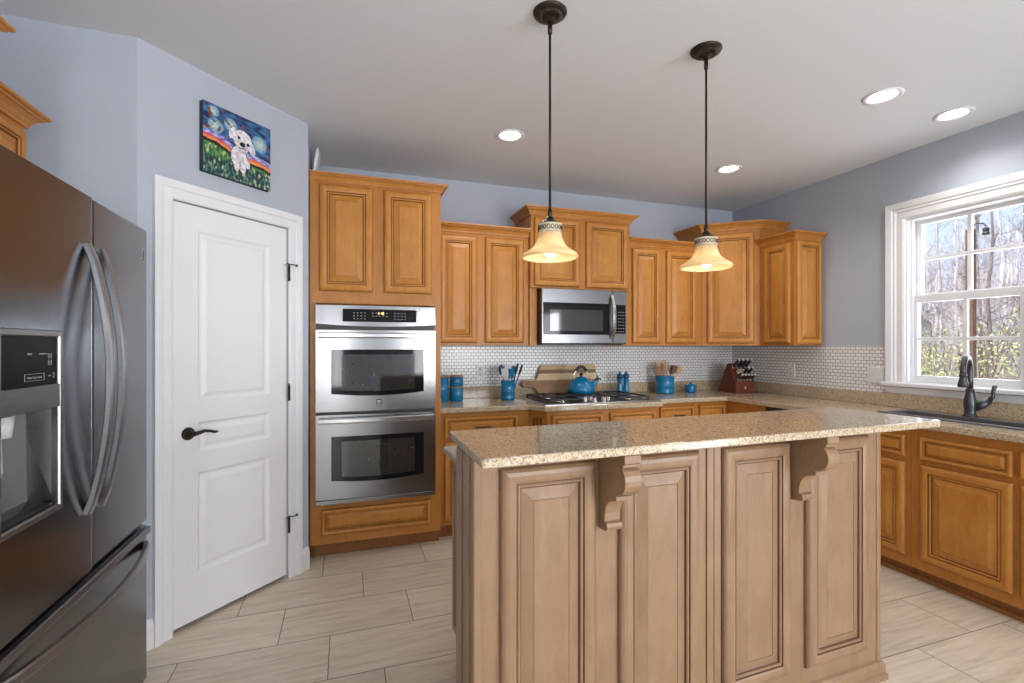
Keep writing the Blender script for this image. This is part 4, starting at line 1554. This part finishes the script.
# dispenser
ds = MB()
ds.rings(DH, [(0, 0, 0), (0, 0.010, 0), (0.003, 0.014, 0), (0.015, 0.014, 0), (0.018, 0.010, 0), (0.018, -0.004, 0)], -0.0005, cap=False)
ds.box(DH[0] + 0.016, DH[1] - 0.016, -0.014, 0.0, 1.208, 1.270)
dso = ds.build('dispenser', FRTRIM, rf, label='water and ice dispenser in the left door')
rc_ = MB()
rx0, rx1, rz0, rz1 = 0.020, 0.259, 0.944, 1.210
yb_ = 0.105
rc_.add([(rx0, -0.004, rz0), (rx1, -0.004, rz0), (rx1, -0.004, rz1), (rx0, -0.004, rz1), (rx0 + .02, yb_, rz0 + .03), (rx1 - .02, yb_, rz0 + .03), (rx1 - .02, yb_ - 0.03, rz1), (rx0 + .02, yb_ - 0.03, rz1)],
        [(0, 1, 5, 4), (1, 2, 6, 5), (2, 3, 7, 6), (3, 0, 4, 7), (4, 5, 6, 7)])
rc_.build('recess', STEEL, dso)
pn = MB().box(DH[0] + 0.0185, DH[1] - 0.0185, -0.008, -0.002, 1.2705, 1.3955).build('control_panel', PANELB, dso)
MB().box(0.03, 0.249, -0.002, 0.085, 0.946, 0.952).build('drip_tray', BLACK, dso)
pd = MB().prism([(0.078, 1.19), (0.143, 1.19), (0.149, 1.06), (0.135, 1.03), (0.086, 1.03), (0.072, 1.06)], 0.050, 0.058, 'y')
pd.lathe([(0, 1.15), (0.020, 1.15), (0.026, 1.205), (0, 1.205)], (0.11, 0.035, 0), 16)
pd.build('dispenser_paddle', PALE, dso)


def text(txt, size, loc, parent, mat, name='lettering'):
    c = bpy.data.curves.new(name, 'FONT')
    c.body = txt
    c.size = size
    c.align_x = 'CENTER'
    c.extrude = 0.0002
    c.materials.append(mat)
    t = bpy.data.objects.new(name, c)
    bpy.context.scene.collection.objects.link(t)
    bpy.context.view_layer.update()
    me_ = bpy.data.meshes.new_from_object(t.evaluated_get(bpy.context.evaluated_depsgraph_get()))
    bpy.data.objects.remove(t, do_unlink=True)
    o = bpy.data.objects.new(name, me_)
    COL.objects.link(o)
    o.parent = parent
    o.location = loc
    o.rotation_euler = (R(90), 0, 0)
    return o


text('Water | Ice | Crush', 0.0078, (0.157, -0.0084, 1.290), pn, PRINT)
text('FREEZER', 0.0052, (0.137, -0.0084, 1.350), pn, PRINT)
text('REFRIGERATOR', 0.0052, (0.194, -0.0084, 1.350), pn, PRINT)
text('LOCK', 0.0052, (0.222, -0.0084, 1.292), pn, PRINT)
m = MB()


def outline(m, x0, x1, z0, z1, t=0.0008):
    for a in ((x0, x1, z0, z0 + t), (x0, x1, z1 - t, z1), (x0, x0 + t, z0 + t, z1 - t), (x1 - t, x1, z0 + t, z1 - t)):
        m.box(a[0], a[1], -0.0088, -0.0079, a[2], a[3])


outline(m, 0.116, 0.198, 1.284, 1.302)
outline(m, 0.216, 0.231, 1.340, 1.353)
outline(m, 0.216, 0.231, 1.322, 1.335)
m.add([(0.2235, -0.0085, 1.351), (0.2205, -0.0085, 1.344), (0.2265, -0.0085, 1.344)], [(0, 1, 2)])
m.add([(0.2235, -0.0085, 1.325), (0.2205, -0.0085, 1.331), (0.2265, -0.0085, 1.331)], [(0, 1, 2)])
cc_ = [(0.242 + 0.004 * math.cos(2 * PI * k / 12), -0.0083, 1.298 + 0.004 * math.sin(2 * PI * k / 12)) for k in range(13)]
m.tube(cc_, 0.0005, 5, cap=False)
m.box(0.2405, 0.2435, -0.0088, -0.0079, 1.287, 1.292)
m.build('panel_mark', PRINT, pn)
m = MB()
m.box(FW - 0.058, FW - 0.046, -0.0032, -0.0005, 1.700, 1.752)
m.box(FW - 0.055, FW - 0.049, -0.0042, -0.003, 1.705, 1.747, 1)
m.build('badge', [STEELV, BLACK], fr_, label='small vertical maker badge')
for x in (0.03, FW - 0.09):
    MB().box(x, x + 0.06, 0.06, 0.16, 1.816, 1.832).build('hinge_cover', BLACK, rf, 0.004)

# ------------------------------------------------------------------ pendants, downlights
def pendant(x, y, label, src=None):
    t = thing('pendant_light', label, 'pendant light', (x, y, 0), 0, 'pendant lights over the island')
    m = MB().lathe([(0, -0.040), (0.012, -0.040), (0.016, -0.030), (0.030, -0.027), (0.040, -0.022), (0.052, -0.018), (0.058, -0.012), (0.067, -0.009), (0.070, -0.003), (0.070, 0), (0, 0)], (0, 0, ZC - 0.0005), 40)
    for k in range(28):
        a = 2 * PI * k / 28
        m.tube([(0.033 * math.cos(a), 0.033 * math.sin(a), ZC - 0.0275), (0.053 * math.cos(a), 0.053 * math.sin(a), ZC - 0.0185)], 0.0022, 6, 1)
    m.build('canopy', [BRONZE, plain('rubbed_bronze', (0.11, 0.085, 0.06), 0.35, 0.7)], t, label='dark bronze fluted ceiling canopy')
    m = MB().tube([(0, 0, 1.905), (0, 0, ZC - 0.036)], 0.0052, 10)
    for z in (ZC - 0.07, 1.914):
        m.lathe([(0, -0.02), (0.009, -0.02), (0.010, 0), (0.009, 0.02), (0, 0.02)], (0, 0, z), 12)
    m.build('rod', BRONZE, t)
    m = MB().lathe([(0.046, 1.8715), (0.047, 1.873), (0.038, 1.880), (0.024, 1.886), (0.018, 1.896), (0.011, 1.903), (0, 1.904)], n=28)
    m.lathe([(0, 1.80), (0.014, 1.80), (0.016, 1.870), (0, 1.872)], n=12)
    m.build('socket_cap', BRONZE, t)
    m = MB().lathe([(0.047, 1.836), (0.050, 1.837), (0.050, 1.840), (0.0475, 1.842), (0.0475, 1.866), (0.050, 1.868), (0.050, 1.871), (0.046, 1.872)], n=36, mats=[1, 1, 1, 1, 1, 1, 1])
    for k in range(18):
        a = 2 * PI * k / 18
        ca, sa = math.cos(a), math.sin(a)
        pts = []
        for q in range(9):
            b = 2 * PI * q / 8
            aa = a + 0.13 * math.cos(b)
            pts.append((0.0485 * math.cos(aa), 0.0485 * math.sin(aa), 1.854 + 0.0085 * math.sin(b)))
        m.tube(pts, 0.0014, 5, 0, cap=False)
    m.build('filigree_band', [BRONZE, BRONZEL], t, label='pierced bronze band')
    outer = [(0.046, 1.8355), (0.047, 1.832), (0.050, 1.818), (0.056, 1.801), (0.065, 1.784), (0.080, 1.769), (0.097, 1.759), (0.109, 1.751), (0.115, 1.742), (0.115, 1.736), (0.110, 1.732)]
    inn = [(r_ - 0.005, z - 0.001) for r_, z in outer[::-1]]
    MB().lathe(outer + [(0.106, 1.735)] + inn[2:], n=48).build('glass_shade', SHADE, t, label='cream alabaster bell shade')
    MB().ell((0, 0, 1.766), (0.026, 0.026, 0.032), 18, 12).build('bulb', BULB, t)
    d = lamp('pendant_lamp', 'POINT', (x, y, 1.725), PEND_W, (1.0, 0.80, 0.55), size=0.03)
    d2 = lamp('pendant_lamp', 'POINT', (x + 0.0, y, 1.815), PEND_W * 0.5, (1.0, 0.80, 0.55), size=0.018)
    return t


pendant(0.795, 1.84, 'bell shade pendant above the bar top, nearer the oven side')
pendant(1.582, 1.841, 'bell shade pendant above the bar top, nearer the window side')


def downlight(x, y, label):
    t = thing('recessed_light', label, 'recessed light', (x, y, ZC), 0, 'recessed ceiling lights')
    MB().lathe([(0.094, -0.0005), (0.094, -0.004), (0.082, -0.008), (0.074, -0.006), (0.066, -0.0015), (0.066, -0.0008)], n=40).build('trim_ring', W_TRIM, t)
    MB().lathe([(0.0, -0.0012), (0.066, -0.0012), (0.066, -0.0009), (0, -0.0009)], n=36).build('lens', DOWNL, t)
    lamp('recessed_lamp', 'SPOT', (x, y, ZC - 0.03), DOWN_W, (1.0, 0.96, 0.91), size=0.06, spot=150)


downlight(1.015, 3.00, 'recessed light in front of the cabinet above microwave')
downlight(2.79, 1.865, 'recessed light over the walkway right of the pendants')
downlight(3.405, 1.875, 'recessed light closest to the window')
downlight(2.81, 3.02, 'recessed light in front of the corner cabinet')

# ------------------------------------------------------------------ painting above the door
PWD, PHT = 0.376, 0.348
pa = thing('canvas_painting', 'small square canvas of a white dog hung over the pantry door', 'painting', tuple(A + u * 0.272) + (2.240,), dg.rotation_euler.z)
MB().box(0, PWD, -0.0305, -0.001, 0, PHT).build('canvas', plain('canvas_edge', (0.02, 0.03, 0.05), 0.7), pa, 0.002)


def nzz(x, y, s=1.0):
    return noise.noise(Vector((x * s, y * s, 3.7)))


def mixc(a, b, t):
    t = max(0.0, min(1.0, t))
    return tuple(p + (q - p) * t for p, q in zip(a, b))


def art(x, y):
    """generic dog portrait: night sky, bright ribbon of hills, green meadow"""
    n1 = nzz(x * 1.0 + y * .3, y * 2.4, 9)
    hill = 0.46 - 0.20 * x + 0.025 * math.sin(x * 9) + 0.015 * n1
    if y > hill + 0.16:
        c = mixc((0.012, 0.022, 0.085), (0.05, 0.17, 0.38), 0.5 + 1.3 * n1)
        for bx, by, br in ((0.17, 0.70, 0.11), (0.38, 0.80, 0.10), (0.82, 0.68, 0.13), (0.14, 0.90, 0.08)):
            d = math.hypot(x - bx, y - by) / br
            if d < 1:
                c = mixc((0.60, 0.68, 0.50), (0.09, 0.28, 0.50), d + 0.4 * nzz(x, y, 40))
        if nzz(x, y, 16) > 0.42:
            c = (0.20, 0.07, 0.03)
    elif y > hill + 0.09:
        c = mixc((0.16, 0.13, 0.48), (0.45, 0.50, 0.75), 0.5 + 1.5 * nzz(x, y * 3, 14))
    elif y > hill + 0.02:
        k = (y - hill - 0.02) / 0.07
        c = mixc((0.85, 0.36, 0.05), (0.68, 0.05, 0.13), k + 0.5 * n1)
    elif y > hill - 0.025:
        c = (0.02, 0.015, 0.015)
    else:
        k = nzz(x, y * 0.5, 38)
        c = mixc((0.015, 0.085, 0.05), (0.13, 0.33, 0.08), 0.5 + 1.4 * k)
        if y < 0.24:
            c = mixc((0.008, 0.04, 0.045), (0.18, 0.36, 0.28), 0.25 + 1.3 * k)
        if k > 0.42:
            c = (0.55, 0.55, 0.25)
    inside = lambda cx, cy, a, b, th=0.0: ((((x - cx) * math.cos(th) + (y - cy) * math.sin(th)) / a) ** 2 + ((-(x - cx) * math.sin(th) + (y - cy) * math.cos(th)) / b) ** 2)
    W_ = mixc((0.58, 0.53, 0.60), (0.88, 0.85, 0.87), 0.5 + 1.2 * nzz(x, y, 26))
    dk = (0.06, 0.035, 0.06)
    body = [(0.50, 0.37, 0.125, 0.18, 0.0), (0.47, 0.24, 0.045, 0.10, 0), (0.56, 0.22, 0.045, 0.09, 0), (0.62, 0.31, 0.05, 0.09, 0.3)]
    head = [(0.555, 0.645, 0.155, 0.15, -0.5), (0.41, 0.70, 0.055, 0.10, -0.3), (0.70, 0.55, 0.05, 0.10, 0.15), (0.555, 0.56, 0.11, 0.10, 0)]
    bmin = min(inside(*q) for q in body)
    hmin = min(inside(*q) for q in head)
    if bmin < 1.0:
        c = W_ if bmin < 0.86 else dk
        if abs(x - 0.515) < 0.006 and y < 0.30:
            c = dk
    if hmin < 1.0:
        c = W_ if hmin < 0.90 else dk
        if inside(0.555, 0.575, 0.045, 0.036) < 1:
            c = (0.012, 0.012, 0.02)
        if inside(0.50, 0.665, 0.024, 0.024) < 1 or inside(0.64, 0.605, 0.024, 0.024) < 1:
            c = (0.015, 0.012, 0.015)
        if abs(y - (0.525 - 0.3 * abs(x - 0.555))) < 0.008 and abs(x - 0.555) < 0.06:
            c = (0.08, 0.05, 0.06)
    return c


NX, NY = 96, 90
vs = [(PWD * i / NX, -0.0312, PHT * j / NY) for j in range(NY + 1) for i in range(NX + 1)]
fs = [(j * (NX + 1) + i, j * (NX + 1) + i + 1, (j + 1) * (NX + 1) + i + 1, (j + 1) * (NX + 1) + i) for j in range(NY) for i in range(NX)]
po = MB().add(vs, fs).build('picture', attr_mat('painted_colors', 'art', 0.35), pa)
ca = po.data.color_attributes.new('art', 'FLOAT_COLOR', 'CORNER')
for pgn in po.data.polygons:
    i, j = pgn.index % NX, pgn.index // NX
    c = art((i + 0.5) / NX, (j + 0.5) / NY)
    for li in pgn.loop_indices:
        ca.data[li].color = (max(0, c[0]), max(0, c[1]), max(0, c[2]), 1)

# white plate leaning on the return wall above the ovens, its rim peeks past the diagonal wall
wpl = thing('white_plate', 'white plate leaning above the ovens, rim peeking past diagonal wall', 'plate', (-0.172, 3.50, 2.4305))
PM = Matrix.Translation((0, 0, 0.131)) @ Matrix.Rotation(R(-83), 4, 'Y')
MB().lathe([(0, 0.004), (0.085, 0.004), (0.095, 0.006), (0.128, 0.017), (0.131, 0.018), (0.131, 0.014), (0.097, 0.001), (0.085, 0), (0, 0)], n=48, M=PM).build('dish', W_TRIM, wpl)

# ------------------------------------------------------------------ the wood outside
gm = plain('leaf_litter', (0.40, 0.31, 0.25), 0.95, var=0.45, scale=2.5)
m = MB()
N = 24
vs = []
for j in range(N + 1):
    for i in range(N + 1):
        x = 4.0 + 76 * (i / N)
        y = -35 + 120 * (j / N)
        vs.append((x, y, -1.0 + 0.035 * max(0, x - 10) + 0.25 * nzz(x, y, 0.13)))
fs = [(j * (N + 1) + i, j * (N + 1) + i + 1, (j + 1) * (N + 1) + i + 1, (j + 1) * (N + 1) + i) for j in range(N) for i in range(N)]
gr = m.add(vs, fs, smooth=True).build('ground', gm)
struct(gr, 'woodland ground covered with brown leaves outside the window')


def ground_z(x, y):
    return -1.0 + 0.035 * max(0, x - 10) + 0.25 * nzz(x, y, 0.13)


BARKS = [plain('pale_bark', (0.66, 0.63, 0.62), 0.9, var=0.35, scale=9, stretch=(1, 1, .3)),
         plain('grey_bark', (0.45, 0.41, 0.41), 0.9, var=0.35, scale=9, stretch=(1, 1, .3)),
         plain('dark_bark', (0.20, 0.165, 0.16), 0.9, var=0.35, scale=9, stretch=(1, 1, .3))]


def make_tree(seed, r0, h_, mat, nb):
    rd = random.Random(seed)
    m = MB()
    pts, rs = [], []
    x = y = 0.0
    for i in range(9):
        k = i / 8
        pts.append((x, y, h_ * k - 0.2 * (i == 0)))
        rs.append(r0 * (1 - 0.8 * k) + 0.01)
        x += rd.uniform(-0.14, 0.14)
        y += rd.uniform(-0.14, 0.14)
    m.tube(pts, rs, 7)
    br = MB()

    def branch(p, d, ln, r_, depth):
        q = [p]
        dd = Vector(d)
        c = Vector(p)
        for s in range(4):
            dd = (dd + Vector((rd.uniform(-.35, .35), rd.uniform(-.35, .35), rd.uniform(-.12, .30)))).normalized()
            c = c + dd * ln / 4
            q.append(tuple(c))
            if depth > 0:
                for _ in range(2 if depth > 1 else 1):
                    e = (dd + Vector((rd.uniform(-1, 1), rd.uniform(-1, 1), rd.uniform(-.3, .7)))).normalized()
                    branch(tuple(c), e, ln * rd.uniform(.35, .6), r_ * 0.5, depth - 1)
        br.tube(q, [r_, r_ * .8, r_ * .6, r_ * .4, r_ * .22], 4, cap=False)
    for i in range(nb):
        k = rd.uniform(0.13, 0.95)
        f = k * 8
        i0 = min(7, int(f))
        p = Vector(pts[i0]).lerp(Vector(pts[i0 + 1]), f - i0)
        a = rd.uniform(0, 2 * PI)
        branch(tuple(p), (math.cos(a), math.sin(a), rd.uniform(.1, .9)), rd.uniform(.9, 2.4) * (1.1 - .5 * k), max(0.010, r0 * 0.24 * (1 - .6 * k)), 2)
    t = thing('bare_tree', 'leafless tree in the wood outside the window', 'tree', (0, 0, 0), 0, 'bare trees outside the window')
    m.build('trunk', mat, t)
    br.build('branches', mat, t)
    return t


protos = [make_tree(11, 0.15, 11, BARKS[0], 20), make_tree(12, 0.10, 9, BARKS[1], 22), make_tree(13, 0.07, 8, BARKS[2], 24), make_tree(14, 0.13, 12, BARKS[1], 20), make_tree(15, 0.055, 7, BARKS[0], 24), make_tree(16, 0.17, 12, BARKS[2], 18)]
rd = random.Random(5)
spots = []
tries = 0
while len(spots) < 200 and tries < 12000:
    tries += 1
    x = 19 + 52 * rd.random() ** 1.1
    y = x * rd.uniform(0.26, 1.02) + rd.uniform(-0.6, 0.6)
    if all(math.hypot(x - a, y - b) > 0.75 for a, b in spots):
        spots.append((x, y))
used = set()
for i, (x, y) in enumerate(spots):
    k = rd.choice([0, 1, 1, 2, 2, 3, 4, 4, 4, 2])
    z = ground_z(x, y) - 0.05
    a = rd.uniform(0, 2 * PI)
    if k not in used:
        used.add(k)
        o = protos[k]
        o.location = (x, y, z)
        o.rotation_euler = (0, 0, a)
    else:
        o = dup(protos[k], (x, y, z), a)
    s_ = rd.uniform(0.75, 1.1)
    o.scale = (s_, s_, s_)
for k, o in enumerate(protos):
    if k not in used:
        o.location = (30 + k, 18, ground_z(30 + k, 18))

# young green shrubs among the trunks
LEAF = plain('young_leaf', (0.50, 0.55, 0.22), 0.6, var=0.25, scale=3)


def make_shrub(seed):
    r_ = random.Random(seed)
    t = thing('green_shrub', 'green leafed shrub among the bare trees outside', 'shrub', (0, 0, 0), 0, 'green shrubs outside the window')
    st, lv = MB(), MB()
    for i in range(9):
        a = r_.uniform(0, 2 * PI)
        q = [(0, 0, 0)]
        c = Vector((0, 0, 0))
        d = Vector((math.cos(a) * .35, math.sin(a) * .35, 1)).normalized()
        for s in range(5):
            d = (d + Vector((r_.uniform(-.25, .25), r_.uniform(-.25, .25), .05))).normalized()
            c = c + d * 0.42
            q.append(tuple(c))
            if s > 0:
                for _ in range(16):
                    p = c + Vector((r_.gauss(0, .22), r_.gauss(0, .22), r_.gauss(0, .18)))
                    n_ = Vector((r_.uniform(-1, 1), r_.uniform(-1, 1), r_.uniform(.2, 1))).normalized()
                    w_ = n_.cross(Vector((r_.uniform(-1, 1), r_.uniform(-1, 1), r_.uniform(-1, 1)))).normalized()
                    l_ = n_.cross(w_)
                    sz = r_.uniform(.02, .045)
                    lv.add([p - l_ * sz * 1.4, p + w_ * sz * .6, p + l_ * sz * 1.4, p - w_ * sz * .6], [(0, 1, 2, 3)])
        st.tube(q, [.018, .016, .013, .010, .008, .004], 5)
    st.build('stems', BARKS[2], t)
    lv.build('leaves', LEAF, t)
    return t


sh = [make_shrub(3), make_shrub(4)]
shs = [(17.0, 9.3, .9), (20.8, 11.9, 1.2), (18.0, 7.7, 1.15), (20.6, 8.3, 1.3), (23.6, 12.0, 1.4), (25, 10.6, 1.6), (22.0, 13.1, 1.0)]
for i, (x, y, s_) in enumerate(shs):
    if i < 2:
        o = sh[i]
        o.location = (x, y, ground_z(x, y))
    else:
        o = dup(sh[i % 2], (x, y, ground_z(x, y)), i * 1.3)
    o.scale = (s_, s_, s_)

# brown timber post with a feeder on a hook, just outside
POST = wood('weathered_post_wood', (0.11, 0.065, 0.042), (0.18, 0.11, 0.075), rough=0.8, coat=0)
px_, py_ = 6.5, 3.42
ps = thing('timber_post', 'brown timber post standing outside the sink window', 'post', (px_, py_, ground_z(px_, py_)))
m = MB()
zt = 2.65 - ground_z(px_, py_)
m.prism([(-0.035, -0.035), (0.035, -0.035), (0.035, 0.035), (-0.035, 0.035)], -0.05, zt, 'z')
m.build('post', POST, ps, 0.006)
MB().tube([(0, 0, zt - 0.02), (0, 0, zt + 0.03), (0, -0.05, zt + 0.055), (0, -0.11, zt + 0.045), (0, -0.134, zt + 0.012)], 0.007, 8).build('hook', IRON, ps, label='black iron hook')
fd = thing('bird_feeder', 'small dark feeder hanging from the hook on timber post', 'bird feeder', (px_, py_ - 0.134, 2.60))
MB().lathe([(0, -0.035), (0.03, -0.032), (0.034, -0.018), (0.026, -0.01), (0.026, 0.02), (0.034, 0.024), (0.018, 0.042), (0, 0.045)], n=16).build('body', BLACK, fd)
MB().tube([(0, 0, 0.044), (0, 0, 0.0625)], 0.003, 6).build('wire', IRON, fd)
